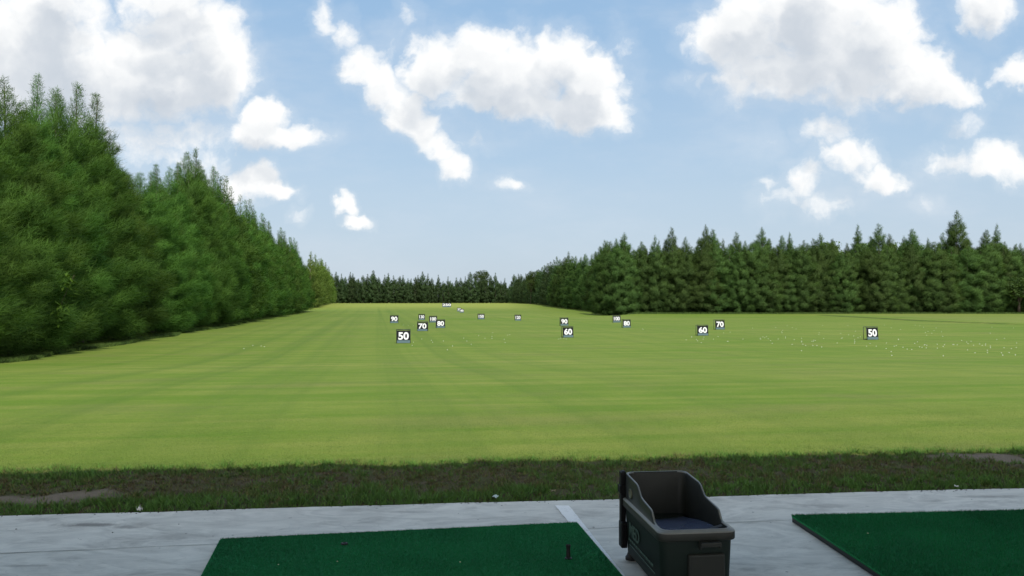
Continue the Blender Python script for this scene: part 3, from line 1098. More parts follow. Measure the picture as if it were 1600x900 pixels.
def build_grass():
    r = np.random.default_rng(9)
    nt = 13000
    tx_ = r.uniform(-6.6, 7.2, nt)
    ts = r.uniform(0.02, VERGE_W + 0.12, nt) + 0.05 * wob(tx_, tx_ * 0, 5.0, 8)
    ty_ = slab_edge(tx_) + ts
    keep = r.uniform(0, 1, nt) > soil_mask(tx_, ty_) * 0.97
    dens = 0.5 + 0.5 * wob(tx_, ty_, 7.0, 14)
    keep &= r.uniform(0, 1, nt) < 0.50 + 0.7 * dens
    tx_, ty_, ts = tx_[keep], ty_[keep], ts[keep]
    nt = len(tx_)
    lush = 1 - smooth(0.20, 0.75, ts + 0.16 * wob(tx_, ty_, 4.0, 15))
    lush = np.maximum(lush, 0.60 * smooth(1.10, 1.50, ts + 0.10 * wob(tx_, ty_, 4.0, 19)))
    pat = np.clip(0.5 + 0.45 * wob(tx_, ty_, 3.2, 16) + 0.35 * wob(tx_, ty_, 11, 18), 0, 1)
    ttint = 0.29 + 0.42 * pat + 0.52 * lush + r.normal(0, 0.20, nt)
    th = (0.022 + 0.019 * lush + 0.013 * pat) * r.uniform(0.55, 1.45, nt)
    per = r.integers(8, 20, nt)
    ti = np.repeat(np.arange(nt), per)
    n = len(ti)
    sig = 0.010 + 0.016 * r.uniform(0, 1, nt)
    x = tx_[ti] + r.normal(0, 1, n) * sig[ti]
    yy = ty_[ti] + r.normal(0, 1, n) * sig[ti]
    ok = yy - slab_edge(x) > 0.014 + 0.012 * wob(x, x * 0, 6.0, 88)
    x, yy, ti = x[ok], yy[ok], ti[ok]
    n = len(x)
    tint = np.clip(ttint[ti] + r.normal(0, 0.14, n), 0, 1)
    h = th[ti] * r.uniform(0.5, 1.3, n)
    blades('verge_grass', x, yy, h, 0.0042 * r.uniform(.6, 1.4, n), tint, VERGE_MAT, 'shaded rough verge of green and brown grass beside the concrete', 1.1, 2, upn=0.7)
    # taller single stems
    n = 150
    x = r.uniform(-6, 6.5, n)
    s = r.uniform(0.1, VERGE_W, n)
    blades('grass_stems', x, slab_edge(x) + s, r.uniform(0.08, 0.17, n), np.full(n, 0.0030), r.uniform(.25, .8, n), VERGE_MAT, 'thin taller grass stems standing in the shaded verge', 0.7, 3)
    # mown blades on the nearest lawn, thinning out with distance
    n = 330000
    d = VERGE_W - 0.05 + 7.5 * r.uniform(0, 1, n) ** 1.5
    hw = (d + 7.5) * 0.70
    x = r.uniform(-1, 1, n) * hw
    yy = slab_edge(x) + d
    tint = np.clip(0.36 + 0.20 * wob(x, yy * 3, 1.6, 41) + 0.14 * wob(x * 2.0, yy * 2, 4.0, 42) + r.normal(0, 0.17, n), 0, 1)
    fade = 1 - smooth(4.5, 7.5, d)
    h = 0.012 * r.uniform(0.5, 1.3, n) * (0.25 + 0.75 * fade)
    blades('lawn_grass', x, yy, h, 0.0024 * r.uniform(.7, 1.4, n), tint, LAWN_MAT, 'short sunlit mown grass of the lawn nearest the tees', 0.9, 4, upn=0.8)
    # ragged weeds along the foot of the left trees
    n = 42000
    yy = 27 + 70 * r.uniform(0, 1, n) ** 1.6
    off = np.abs(r.normal(0, 0.65, n)) * (0.6 + 0.6 * (0.5 + 0.5 * wob(yy, yy * 0, 0.9, 51)))
    x = left_x(yy) + 0.9 - off * 1.0 + 0.4 * wob(yy, yy * 0, 0.5, 52)
    tint = np.clip(0.45 + 0.3 * wob(x, yy, 1.2, 53) + r.normal(0, 0.2, n), 0, 1)
    h = r.uniform(0.06, 0.26, n) * (0.6 + 0.5 * (0.5 + 0.5 * wob(x, yy, 1.5, 54)))
    blades('weeds', x, yy, h, 0.014 * r.uniform(.6, 1.4, n), tint, WEED_MAT, 'ragged bright green weeds along the foot of the left trees', 0.8, 5)
    # longer grass at the foot of the right-hand row
    n = 16000
    x = r.uniform(22, 108, n)
    yy = 154.6 + r.normal(0, 0.8, n)
    blades('long_grass', x, yy, r.uniform(0.1, 0.45, n), np.full(n, 0.045), np.clip(r.normal(.35, .25, n), 0, 1), WEED_MAT, 'dark longer grass along the foot of the right-hand row', 0.6, 6)


build_grass()


# ------------------------------------------------------------------ text
def text_mesh(body, size_w, size_h, mat, bold=0.03, depth=0.004, name='number', spacing=1.0):
    cu = bpy.data.curves.new('lettering', 'FONT')
    cu.body = body
    cu.align_x = 'CENTER'
    cu.align_y = 'CENTER'
    cu.offset = bold
    cu.space_character = spacing
    cu.extrude = 0.01
    cu.resolution_u = 6
    o = bpy.data.objects.new('lettering', cu)
    COL.objects.link(o)
    dg = bpy.context.evaluated_depsgraph_get()
    me = bpy.data.meshes.new_from_object(o.evaluated_get(dg))
    bpy.data.objects.remove(o)
    bpy.data.curves.remove(cu)
    co = np.empty(len(me.vertices) * 3, np.float32)
    me.vertices.foreach_get('co', co)
    co = co.reshape(-1, 3)
    lo, hi = co.min(0), co.max(0)
    co = (co - (lo + hi) / 2) / (hi - lo)
    co *= np.array([size_w, size_h, depth])
    me.vertices.foreach_set('co', co.ravel())
    me.update()
    me.name = name
    me.materials.clear()
    me.materials.append(mat)
    return me


# ------------------------------------------------------------------ yardage signs
BOARD = simple_mat('sign_board_black', (0.006, 0.007, 0.009), 0.5, 0.22, var=0.2)
BOARD_LOW = simple_mat('sign_board_grey_blue', (0.105, 0.165, 0.185), 0.6, 0.3, var=0.2, scale=12)
WHITE = simple_mat('sign_number_white', (0.80, 0.81, 0.82), 0.5, 0.3, var=0.04)
TUBE = simple_mat('sign_frame_dark', (0.015, 0.018, 0.016), 0.4, 0.5)
RZ_RANGE = math.atan2(-AX.x, AX.y)

num_cache = {}


def sign(text, px, py, wpx, hpx, label, yaw=0.0, frame=True, w=None, white_board=False, tw=None):
    """px, py: middle of the board's foot in the photograph; wpx, hpx: its size there."""
    p = ground_at(px, py)
    k = p.y / F
    W, H = wpx * k, hpx * k
    o = empty('distance_sign', p, RZ_RANGE + yaw)
    tagp(o, label, 'sign', 'distance signs on the range')
    lean = R(7)
    rot = Matrix.Rotation(-lean, 3, 'X')          # top leans back, away from the tee

    def at(x, z, yy=0.0):
        v = rot @ Vector((x, yy, z))
        return v + Vector((0, 0, 0.02))
    low = 0.22 * H
    bm = bmesh.new()
    add_box(bm, at(0, low + (H - low) / 2), (W, 0.022, H - low), rot, 0.004)
    link('board', bm_mesh('board', bm, WHITE if white_board else BOARD), o)
    bm = bmesh.new()
    add_box(bm, at(0, low / 2 - 0.001), (W * 0.97, 0.018, low), rot, 0.003)
    link('lower_panel', bm_mesh('lower_panel', bm, BOARD_LOW), o)
    tw = tw or (0.78 if len(text) == 2 else 0.80)
    nm = text_mesh(text, W * tw, H * (0.62 if len(text) == 2 else 0.58), WHITE, 0.035 if len(text) == 2 else 0.03, 0.006)
    n = link('number', nm, o)
    n.rotation_euler = (math.pi / 2 - lean * -1 * -1, 0, 0)
    n.location = at(0, H * 0.565, -0.0145)
    n.rotation_euler = (rot @ Matrix.Rotation(math.pi / 2, 3, 'X')).to_euler()
    if frame:
        bm = bmesh.new()
        D = 0.42
        rt = 0.017
        top = at(0, H + 0.03)
        zt, yt = top.z + 0.02, top.y
        for s in (-1, 1):
            x = s * W * 0.5
            add_tube(bm, (x, D, -0.05), (x, D, zt), rt)
            add_tube(bm, (x, yt, zt), (x, D + 0.01, zt), rt)
            add_tube(bm, (x, 0.02, 0.03), (x, D, 0.03), rt * 0.8)
            add_tube(bm, (x, 0.018, -0.05), (x, yt + 0.018, zt), rt)
        add_tube(bm, (-W / 2 - rt, D, zt), (W / 2 + rt, D, zt), rt)
        add_tube(bm, (-W / 2 - rt, yt, zt), (W / 2 + rt, yt, zt), rt)
        add_tube(bm, (-W / 2, D, 0.04), (W / 2, D, 0.04), rt * 0.8)
        link('frame', bm_mesh('frame', bm, TUBE, True), o)
    return o


sign('50', 630.5, 536.5, 21, 19.5, 'black sign with a large white 50, nearest sign in the left cluster')
sign('70', 660, 517.5, 16, 13.5, 'black sign with a white 70, just behind the left 50 sign', yaw=R(-8))
sign('80', 688.5, 512.5, 13.5, 12, 'black sign with a white 80 in the left cluster, right of the 100')
sign('90', 616, 505, 12.5, 11.5, 'black sign with a white 90, leftmost of all the signs')
sign('130', 659, 500.0, 9.5, 8.5, 'small dark sign with a white 130 standing behind the left 70 sign')
sign('100', 677, 504, 11.5, 9.5, 'dark sign with a white 100 in the left cluster, left of the 80')
sign('150', 752, 499, 10, 8.0, 'small dark sign with a white 150, alone right of the left cluster')
sign('120', 809.5, 501, 9.5, 8.5, 'small dark sign with a white 120 near the middle of the lawn')
sign('90', 882, 509, 12.5, 11.5, 'dark sign with a white 90 directly behind the middle 60 sign')
sign('60', 888, 527.5, 16.5, 15.5, 'black sign with a large white 60, directly in front of a 90 sign', yaw=R(4))
sign('100', 964, 504, 12, 10.5, 'dark sign with a white 100 right of centre, behind and left of an 80')
sign('80', 979.5, 512, 12.5, 11.5, 'dark sign with a white 80 right of centre, in front of a 100')
sign('60', 1098.5, 524.5, 17, 15, 'black sign with a white 60 and open rear frame, left of the right 70 sign', yaw=R(-5))
sign('70', 1125.5, 515, 15, 14, 'grey-blue and black sign with a white 70, behind and right of a 60')
sign('50', 1364, 531, 19, 18.5, 'black sign with a white 50 amid the scattered balls on the right')
sign('200', 717.5, 486.5, 6.5, 5.5, 'tiny far sign with white 200, left one of two overlapping signs on the rise', frame=False)
sign('180', 721.5, 488.5, 7, 5.5, 'tiny far sign with white 180, right one of two overlapping signs on the rise', frame=False)
sign('250', 698, 480.0, 14, 6.5, 'wide white lettered sign farthest away, standing before the far trees', frame=False, tw=0.95)

# ------------------------------------------------------------------ golf balls lying on the range
def ball_mesh():
    m, g, out = material('golf_ball_material')
    tc = g.node('ShaderNodeTexCoord').outputs['Object']
    vo = g.node('ShaderNodeTexVoronoi')
    vo.inputs['Scale'].default_value = 220
    g.put(vo.inputs['Vector'], tc)
    principled(g, out, (0.60, 0.60, 0.56), 0.4, 0.4, 0.0, vo.outputs['Distance'], 0.4, 0.001)
    bm = bmesh.new()
    bmesh.ops.create_icosphere(bm, subdivisions=2, radius=0.0214)
    return bm_mesh('golf_ball', bm, m, True)


def build_balls():
    me = ball_mesh()
    r = random.Random(12)
    spots = []
    # main scatter around the right-hand 50 sign (picture rows 505-560)
    for _ in range(118):
        px = r.uniform(1185, 1600)
        mid = 527 + (px - 1185) / 415 * 16
        py = mid + r.gauss(3, 6.5)
        if r.random() < 0.15:
            py = r.uniform(508, 528)
        if py > 559:
            continue
        spots.append((px, py, 'white golf ball in the scatter round the right-hand 50 sign', 'golf balls scattered on the right of the lawn'))
    for (a, b) in [(1446, 520), (1448, 524), (1456, 521), (1450, 518), (1430, 508), (1212, 512), (1222, 520), (1176, 513), (1280, 520)]:
        spots.append((a, b, 'white golf ball in the scatter round the right-hand 50 sign', 'golf balls scattered on the right of the lawn'))
    for _ in range(16):
        spots.append((r.uniform(1060, 1180), r.gauss(529, 3.5), 'white golf ball on the grass in front of the right 60 sign', 'golf balls in front of the right 60 sign'))
    for _ in range(13):
        spots.append((r.uniform(690, 800), r.gauss(529, 6), 'white golf ball on the lawn between the left 50 and middle 60 signs', 'golf balls on the middle lawn'))
    for (a, b) in [(646, 535), (644, 540), (674, 532), (676, 535), (659, 530), (699, 547), (707, 541), (630, 508), (638, 509), (646, 509), (622, 508)]:
        spots.append((a, b, 'white golf ball on the grass among the left cluster of signs', 'golf balls among the left signs'))
    for (a, b) in [(873, 530), (876, 529), (885, 530), (881, 529)]:
        spots.append((a, b, 'white golf ball at the foot of the middle 60 sign', 'golf balls at the middle 60 sign'))
    for (a, b) in [(381, 545), (395, 540), (408, 541), (413, 542), (1004, 514), (1005, 515), (1238, 512)]:
        spots.append((a, b, 'stray white golf ball lying apart on the open lawn', 'stray golf balls'))
    for (a, b, lab, grp) in spots:
        p = ground_at(a, b)
        o = link('golf_ball', me, loc=(p.x, p.y, p.z + 0.011))
        tagp(o, lab, 'golf ball', grp)


build_balls()


# ------------------------------------------------------------------ turf mats
def turf_mat():
    m, g, out = material('mat_backing')
    tc = g.node('ShaderNodeTexCoord').outputs['Object']
    n = g.noise(tc, 260.0, 3.0, 0.7)
    n2 = g.noise(tc, 3.0, 4.0, 0.6)
    c = g.mix(g.m('ADD', g.m('MULTIPLY', n, 0.65), g.m('MULTIPLY', n2, 0.35)), (0.004, 0.080, 0.024), (0.012, 0.270, 0.075))
    principled(g, out, c, 0.8, 0.15, 0.0, n, 0.6, 0.006)
    return m


TURF = turf_mat()
TURF_BL = blade_mat('mat_fibres', [(0.005, 0.105, 0.032), (0.010, 0.215, 0.062), (0.020, 0.340, 0.098)], 0.1)
RUBBER = simple_mat('black_rubber', (0.010, 0.010, 0.010), 0.55, 0.4)


def turf_mat_thing(corners, label, n_fibre, region, seed):
    """corners: far-left, far-right, near-right, near-left on the floor."""
    c0 = sum(corners, Vector((0, 0, 0))) / 4
    o = empty('turf_mat', (c0.x, c0.y, 0))
    tagp(o, label, 'mat', 'green turf hitting mats')
    loc = [Vector((c.x - c0.x, c.y - c0.y, 0)) for c in corners]
    rnd = 0.03

    def outline(inset):
        pts = []
        for i in range(4):
            a, b, c = loc[i - 1], loc[i], loc[(i + 1) % 4]
            u, v = (a - b).normalized(), (c - b).normalized()
            b2 = b + (u + v) * inset
            for k in range(6):
                t = k / 5
                q0, q1, q2 = b2 + u * rnd, b2, b2 + v * rnd
                pts.append(q0 * (1 - t) ** 2 + q1 * 2 * t * (1 - t) + q2 * t * t)
        return pts
    for (nm, z0, z1, mt, ins) in (('rubber_base', 0.002, 0.0225, RUBBER, 0.002), ('turf_layer', 0.0225, 0.028, TURF, 0.0)):
        bm = bmesh.new()
        ring = outline(ins)
        lo = [bm.verts.new((p.x, p.y, z0)) for p in ring]
        hi = [bm.verts.new((p.x, p.y, z1)) for p in ring]
        bm.faces.new(hi)
        for i in range(len(ring)):
            j = (i + 1) % len(ring)
            bm.faces.new((lo[i], lo[j], hi[j], hi[i]))
        link(nm, bm_mesh(nm, bm, mt), o)
    # fibres
    r = np.random.default_rng(seed)
    n = n_fibre
    u, v = r.uniform(0.002, 0.998, n), r.uniform(0, 1, n) ** 1.2
    fl, fr, nr, nl = [np.array(q) for q in loc]
    P = (fl * (1 - u)[:, None] + fr * u[:, None]) * (1 - v)[:, None] + (nl * (1 - u)[:, None] + nr * u[:, None]) * v[:, None]
    h = 0.009 * r.uniform(0.5, 1.3, n)
    w = 0.0016
    a = r.uniform(0, 6.28, n)
    ex, ey = np.cos(a) * w, np.sin(a) * w
    la = r.uniform(0, 6.28, n)
    z = 0.0275
    V = np.stack([np.stack([P[:, 0] - ex, P[:, 1] - ey, 0 * h + z], -1), np.stack([P[:, 0] + ex, P[:, 1] + ey, 0 * h + z], -1),
                  np.stack([P[:, 0] + np.cos(la) * h * .7, P[:, 1] + np.sin(la) * h * .7, z + h], -1)], 1)
    gx, gy = P[:, 0] + c0.x, P[:, 1] + c0.y
    worn = 0.5 + 0.35 * wob(gx, gy, 3.0, 61) + 0.2 * wob(gx, gy, 9.0, 62)
    tint = np.clip(0.16 + 0.62 * worn + r.normal(0, 0.16, n), 0, 1)
    nr_ = unit(np.stack([np.cos(la) * .5, np.sin(la) * .5, 0 * h + 1], -1))
    gn = np.cross(V[:, 1] - V[:, 0], V[:, 2] - V[:, 0])
    f = gn[:, 1] > 0
    V[f, 0], V[f, 1] = V[f, 1].copy(), V[f, 0].copy()
    me = np_mesh('turf_fibres', V.reshape(-1, 3), np.arange(3 * n).reshape(n, 3), TURF_BL, normals=np.repeat(nr_, 3, 0), attrs={'tint': np.repeat(tint, 3)})
    ob = link('turf_fibres', me, o)
    ob['kind'] = 'stuff'
    return o


def extend(far, near, dist):
    d = (near - far).normalized()
    return far + d * dist


a = on_plane(344, 842, 0.028)
b = on_plane(902, 816, 0.028)
dirl = on_plane(312, 903, 0.028) - a
dirr = on_plane(976, 903, 0.028) - b
turf_mat_thing([a, b, b + dirr.normalized() * 1.5, a + dirl.normalized() * 1.5], 'green turf hitting mat left of the white line, with a black rubber tee', 120000, None, 1)
a = on_plane(1235, 808, 0.028)
b2 = on_plane(1650, 798.5, 0.028)
dirl = on_plane(1376, 903, 0.020) - a
mat_right = turf_mat_thing([a, b2, b2 + dirl.normalized() * 1.5, a + dirl.normalized() * 1.5], 'green turf hitting mat right of the ball box, reaching the right picture edge', 90000, None, 2)
mat_right.scale.z = 1.45


def lathe(bm, prof, c=(0, 0, 0), n=20):
    rings = []
    for (rr, z) in prof:
        rings.append([bm.verts.new((c[0] + rr * math.cos(2 * math.pi * i / n), c[1] + rr * math.sin(2 * math.pi * i / n), c[2] + z)) for i in range(n)])
    for A, B in zip(rings, rings[1:]):
        for i in range(n):
            j = (i + 1) % n
            bm.faces.new((A[i], A[j], B[j], B[i]))
    bm.faces.new(rings[-1])
    bm.faces.new(list(reversed(rings[0])))


def build_tee():
    p = on_plane(888, 873, 0.028)
    bm = bmesh.new()
    lathe(bm, [(0.021, 0.0), (0.021, 0.004), (0.012, 0.008), (0.0115, 0.045), (0.0105, 0.048), (0.0115, 0.052), (0.0125, 0.068), (0.0135, 0.078), (0.0120, 0.078), (0.0100, 0.072)], n=24)
    o = link('rubber_tee', bm_mesh('rubber_tee', bm, RUBBER, False), loc=(p.x, p.y, 0.0285))
    tagp(o, 'upright black rubber tee standing on the left turf mat', 'golf tee')
    p = on_plane(538, 850.5, 0.03)
    bm = bmesh.new()
    lathe(bm, [(0.020, 0.0), (0.022, 0.004), (0.019, 0.009), (0.009, 0.012), (0.008, 0.006)], n=22)
    o = link('tee_socket', bm_mesh('tee_socket', bm, RUBBER, True), loc=(p.x, p.y, 0.030))
    tagp(o, 'low dark round tee hole plug in the far half of the left turf mat', 'tee hole')
    sm = simple_mat('bright_scrap', (0.55, 0.62, 0.40), 0.6, 0.3)
    for (a, b, lab) in [(527, 877, 'tiny pale chip on the left turf mat beneath the dark tee hole, nearer the camera'),
                        (435, 882, 'tiny pale chip on the left turf mat, towards its left side'),
                        (1356, 833, 'tiny pale chip lying on the right turf mat'),
                        (719, 878, 'tiny pale chip in the middle of the left turf mat')]:
        p = on_plane(a, b, 0.037 if a < 1200 else 0.052)
        bm = bmesh.new()
        add_box(bm, (0, 0, 0), (0.008, 0.006, 0.004), Matrix.Rotation(a, 3, 'Z'), 0.002)
        o = link('tee_chip', bm_mesh('tee_chip', bm, sm), loc=(p.x, p.y, p.z))
        tagp(o, lab, 'chip')


build_tee()


# ------------------------------------------------------------------ ball box
def build_box():
    green = simple_mat('box_green_plastic', (0.006, 0.013, 0.010), 0.6, 0.25, var=0.18, scale=14)
    grey = simple_mat('box_grey_plastic', (0.023, 0.025, 0.022), 0.42, 0.22, var=0.14, scale=14)
    black = simple_mat('box_black_plastic', (0.004, 0.004, 0.005), 0.55, 0.2)
    blue = simple_mat('box_blue_tray', (0.085, 0.105, 0.180), 0.27, 0.5, var=0.25, scale=9)
    letter = simple_mat('box_faded_lettering', (0.055, 0.095, 0.075), 0.6, 0.3)
    W, L = 0.385, 0.75
    fl = Vector((0.736, 4.0, 0))
    bl = Vector((0.650, 4.75, 0))
    ax = (bl - fl).normalized()
    rz = math.atan2(-ax.x, ax.y)
    t = empty('ball_box', fl, rz)
    tagp(t, 'dark green and grey plastic golf ball box with stepped sides, standing between the two mats', 'ball box')

    ysteps = [0.0, 0.12, 0.15, 0.19, 0.215, 0.36, 0.40, 0.455, 0.49, 0.70, L]
    zstep = [0.358, 0.358, 0.364, 0.408, 0.414, 0.426, 0.434, 0.474, 0.484, 0.494, 0.496]

    def plan(off, rad=0.045):
        """Closed loop of the rounded plan, counter-clockwise from the front left, densely cut."""
        x0, x1, y0, y1 = -off, W + off, -off, L + off
        pts = []
        cs = [(x0 + rad, y0 + rad, 180, 270), (x1 - rad, y0 + rad, 270, 360), (x1 - rad, y1 - rad, 0, 90), (x0 + rad, y1 - rad, 90, 180)]
        for i, (cx, cyy, a0, a1) in enumerate(cs):
            for k in range(7):
                a = R(a0 + (a1 - a0) * k / 6)
                pts.append((cx + rad * math.cos(a), cyy + rad * math.sin(a)))
            nx = cs[(i + 1) % 4]
            p = pts[-1]
            q = (nx[0] + rad * math.cos(R(nx[2])), nx[1] + rad * math.sin(R(nx[2])))
            m = 4 if i in (0, 2) else 60
            for k in range(1, m):
                f = k / m
                pts.append((p[0] + (q[0] - p[0]) * f, p[1] + (q[1] - p[1]) * f))
        return pts

    def shell(levels, closed_bottom=False):
        """levels: list of (offset, radius, z or function of y)."""
        bm = bmesh.new()
        rings = []
        for (off, rad, z) in levels:
            rings.append([bm.verts.new((x, y, z(y) if callable(z) else z)) for (x, y) in plan(off, rad)])
        n = len(rings[0])
        for A, B in zip(rings, rings[1:]):
            for i in range(n):
                j = (i + 1) % n
                bm.faces.new((A[i], A[j], B[j], B[i]))
        if closed_bottom:
            bm.faces.new(list(reversed(rings[0])))
        return bm
    top = lambda y: float(np.interp(y, ysteps, zstep))
    body = link('body', bm_mesh('body', shell([(-0.022, .04, 0.035), (-0.016, .045, 0.045), (-0.006, .045, 0.30), (-0.004, .045, 0.330), (-0.016, .04, 0.330), (-0.020, .04, 0.06)], True), green, True), t)
    hop = link('hopper', bm_mesh('hopper', shell([(-0.002, .045, 0.308), (0.008, .048, 0.306), (0.010, .050, 0.312), (0.010, .050, 0.344), (0.006, .048, 0.350), (-0.006, .045, 0.353),
                                                   (-0.007, .045, lambda y: max(top(y) - 0.006, 0.3535)), (-0.010, .044, lambda y: max(top(y), 0.356)), (-0.018, .042, lambda y: max(top(y), 0.356)),
                                                   (-0.021, .041, lambda y: max(top(y) - 0.006, 0.3535)), (-0.026, .04, 0.25)]), grey, True), t)
    hop.data.materials.append(simple_mat('box_rim_highlight', (0.17, 0.175, 0.165), 0.38, 0.5, var=0.2, scale=20))
    for pl in hop.data.polygons:
        if pl.normal.z > 0.45 and pl.center.z > 0.345 and pl.center.z < 0.51:
            pl.material_index = 1
    # lettering on the left side
    lm = text_mesh('MED', 0.20, 0.072, letter, 0.012, 0.003, name='lettering')
    o = link('lettering', lm, body)
    o.location = (0.0015, 0.50, 0.205)
    o.rotation_euler = (Matrix.Rotation(R(-90), 3, 'Z') @ Matrix.Rotation(R(90), 3, 'X')).to_euler()
    bm = bmesh.new()
    yy = 0.62
    r = random.Random(3)
    while yy > 0.16:
        w = r.uniform(0.012, 0.045)
        add_box(bm, (0.0025, yy - w / 2, 0.142), (0.003, w, 0.012), None, 0.001)
        yy -= w + 0.010
    link('small_print', bm_mesh('small_print', bm, letter), body)
    bm = bmesh.new()
    add_box(bm, (0.004, 0.36, 0.112), (0.003, 0.50, 0.005), None, 0.001)
    link('stripe', bm_mesh('stripe', bm, letter), body)
    # round boss on the raised left side
    bm = bmesh.new()
    lathe(bm, [(0.0, 0.0), (0.028, 0.0), (0.028, 0.006), (0.022, 0.008), (0.020, 0.004), (0.004, 0.004)], n=28)
    o = link('round_boss', bm_mesh('round_boss', bm, simple_mat('box_olive_plastic', (0.13, 0.135, 0.09), 0.5, 0.4), True), hop)
    o.location = (0.0065, 0.585, 0.405)
    o.rotation_euler = (0, R(-90), 0)
    # blue tray inside
    V, Fc = [], []
    nx, ny = 14, 24
    for j in range(ny + 1):
        for i in range(nx + 1):
            fx, fy = i / nx, j / ny
            x = 0.028 + (W - 0.056) * fx
            y = 0.028 + (L - 0.056) * fy
            z = 0.338 - 0.105 * fy ** 1.2 - 0.020 * math.sin(math.pi * fx) * (1 - 0.5 * fy) + 0.003 * math.sin(9 * fy + 3 * fx)
            V.append((x, y, z))
    for j in range(ny):
        for i in range(nx):
            q = j * (nx + 1) + i
            Fc.append((q, q + 1, q + nx + 2, q + nx + 1))
    tray = link('ball_tray', np_mesh('ball_tray', V, Fc, blue, smooth_shade=True), t)
    # curled black flap at the tray's front right
    V, Fc = [], []
    for i in range(9):
        f = i / 8
        for j in range(6):
            gq = j / 5
            V.append((0.215 + 0.125 * f, 0.050 + 0.075 * gq * (0.3 + 0.7 * f), 0.332 + 0.024 * f * math.sin(math.pi * (0.35 + 0.65 * gq)) + 0.006 * f))
    for i in range(8):
        for j in range(5):
            q = i * 6 + j
            Fc.append((q, q + 6, q + 7, q + 1))
    fl_ = link('rubber_flap', np_mesh('rubber_flap', V, Fc, black, smooth_shade=True), t)
    # front pull handle and lower panel
    bm = bmesh.new()
    add_box(bm, (0.245, -0.026, 0.300), (0.105, 0.040, 0.012), None, 0.004)
    add_box(bm, (0.245, -0.0435, 0.294), (0.105, 0.007, 0.020), None, 0.003)
    add_box(bm, (0.196, -0.018, 0.284), (0.008, 0.034, 0.026), None, 0.002)
    add_box(bm, (0.294, -0.018, 0.284), (0.008, 0.034, 0.026), None, 0.002)
    link('handle', bm_mesh('handle', bm, grey), t)
    bm = bmesh.new()
    add_box(bm, (0.235, 0.004, 0.140), (0.19, 0.028, 0.20), None, 0.012, 3)
    link('front_panel', bm_mesh('front_panel', bm, simple_mat('box_panel_plastic', (0.016, 0.018, 0.015), 0.55, 0.3, scale=14)), t)
    # black upright on the rear left corner
    bm = bmesh.new()
    add_box(bm, (-0.004, 0.735, 0.285), (0.030, 0.048, 0.43), None, 0.005)
    add_box(bm, (-0.006, 0.735, 0.400), (0.042, 0.060, 0.045), None, 0.005)
    add_box(bm, (-0.005, 0.722, 0.140), (0.036, 0.070, 0.150), None, 0.006)
    add_box(bm, (0.000, 0.735, 0.492), (0.026, 0.044, 0.026), None, 0.008)
    link('corner_post', bm_mesh('corner_post', bm, black), t)
    for (x, y) in ((0.035, 0.69), (W - 0.05, 0.69), (0.05, 0.06), (W - 0.05, 0.06)):
        bm = bmesh.new()
        lathe(bm, [(0.034, 0.0), (0.034, 0.016), (0.026, 0.024), (0.020, 0.042)], (x, y, 0.0), 18)
        link('foot', bm_mesh('foot', bm, RUBBER), t)


build_box()


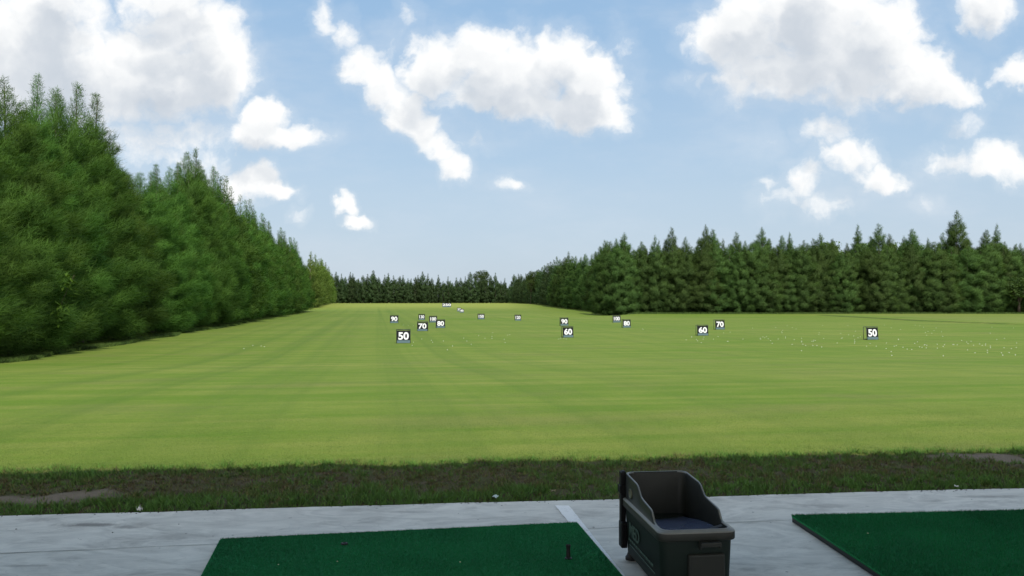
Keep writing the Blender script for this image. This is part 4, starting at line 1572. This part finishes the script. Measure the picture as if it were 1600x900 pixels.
# ------------------------------------------------------------------ litter at the slab edge
def build_litter():
    paper = simple_mat('litter_white', (0.66, 0.66, 0.62), 0.7, 0.2)
    leaf = simple_mat('dry_leaf', (0.23, 0.21, 0.13), 0.7, 0.2)
    plastic = simple_mat('litter_plastic', (0.42, 0.52, 0.50), 0.25, 0.5)
    soil = simple_mat('soil_crumb_material', (0.045, 0.034, 0.026), 0.9, 0.1)

    def crumple(name, size, mat, p, lab, cat, seed):
        r = random.Random(seed)
        bm = bmesh.new()
        bmesh.ops.create_grid(bm, x_segments=5, y_segments=4, size=0.5)
        for v in bm.verts:
            v.co.x += r.uniform(-.08, .08)
            v.co.y += r.uniform(-.08, .08)
            v.co.z = r.uniform(0, 0.45) * (0.5 + abs(v.co.x))
        bmesh.ops.scale(bm, vec=(size[0], size[1], size[2]), verts=bm.verts)
        bmesh.ops.solidify(bm, geom=list(bm.faces), thickness=0.0015)
        o = link(name, bm_mesh(name, bm, mat), loc=p)
        o.rotation_euler = (0, 0, r.uniform(0, 6))
        tagp(o, lab, cat)
    p = on_plane(213, 799, 0.0)
    crumple('paper_scrap', (0.036, 0.03, 0.075), paper, (p.x, p.y + 0.05, -0.005), 'small white paper scrap in the grass at the concrete edge, on the left', 'litter', 1)
    p = on_plane(774, 777, 0.0)
    crumple('plastic_scrap', (0.06, 0.04, 0.03), plastic, (p.x, p.y, 0.002), 'pale greenish plastic scrap at the concrete edge, left of the white line', 'litter', 2)
    p = on_plane(864, 771.5, 0.0)
    crumple('dry_leaf', (0.035, 0.03, 0.045), leaf, (p.x, p.y + 0.03, 0.01), 'curled pale dry leaf in the grass beyond the end of the white line', 'leaf', 3)
    p = on_plane(1498, 761.5, 0.0)
    crumple('paper_scrap', (0.03, 0.025, 0.03), paper, (p.x, p.y + 0.03, 0.0), 'small white paper scrap at the concrete edge, above the right mat', 'litter', 4)
    # crumbs of soil and grass clippings spilled over the edge
    r = np.random.default_rng(77)
    V, Fc = [], []
    for i in range(800):
        x = r.uniform(-5.2, 5.6)
        cl = 0.5 + 0.5 * math.sin(x * 3.1) * math.sin(x * 1.3 + 1)
        if r.uniform() > 0.15 + cl:
            continue
        y = float(slab_edge(x)) - 0.004 - abs(r.normal(0, 0.022)) * (0.3 + cl) - (1.6 * r.uniform() ** 1.6 if r.uniform() < 0.10 else 0)
        s = r.uniform(0.0015, 0.006)
        b0 = len(V)
        for k in range(4):
            a = k * 1.57 + r.uniform(-.5, .5)
            V.append((x + s * math.cos(a) * 1.5, y + s * math.sin(a), 0.001))
        V.append((x, y, 0.001 + s * 0.8))
        Fc += [(b0, b0 + 1, b0 + 4), (b0 + 1, b0 + 2, b0 + 4), (b0 + 2, b0 + 3, b0 + 4), (b0 + 3, b0, b0 + 4)]
    o = link('soil_crumbs', np_mesh('soil_crumbs', V, Fc, soil))
    tagp(o, 'dark crumbs of soil and clippings along the concrete edge', kind='stuff')
    p = on_plane(128, 821, 0.003)
    V, Fc = [], []


build_litter()
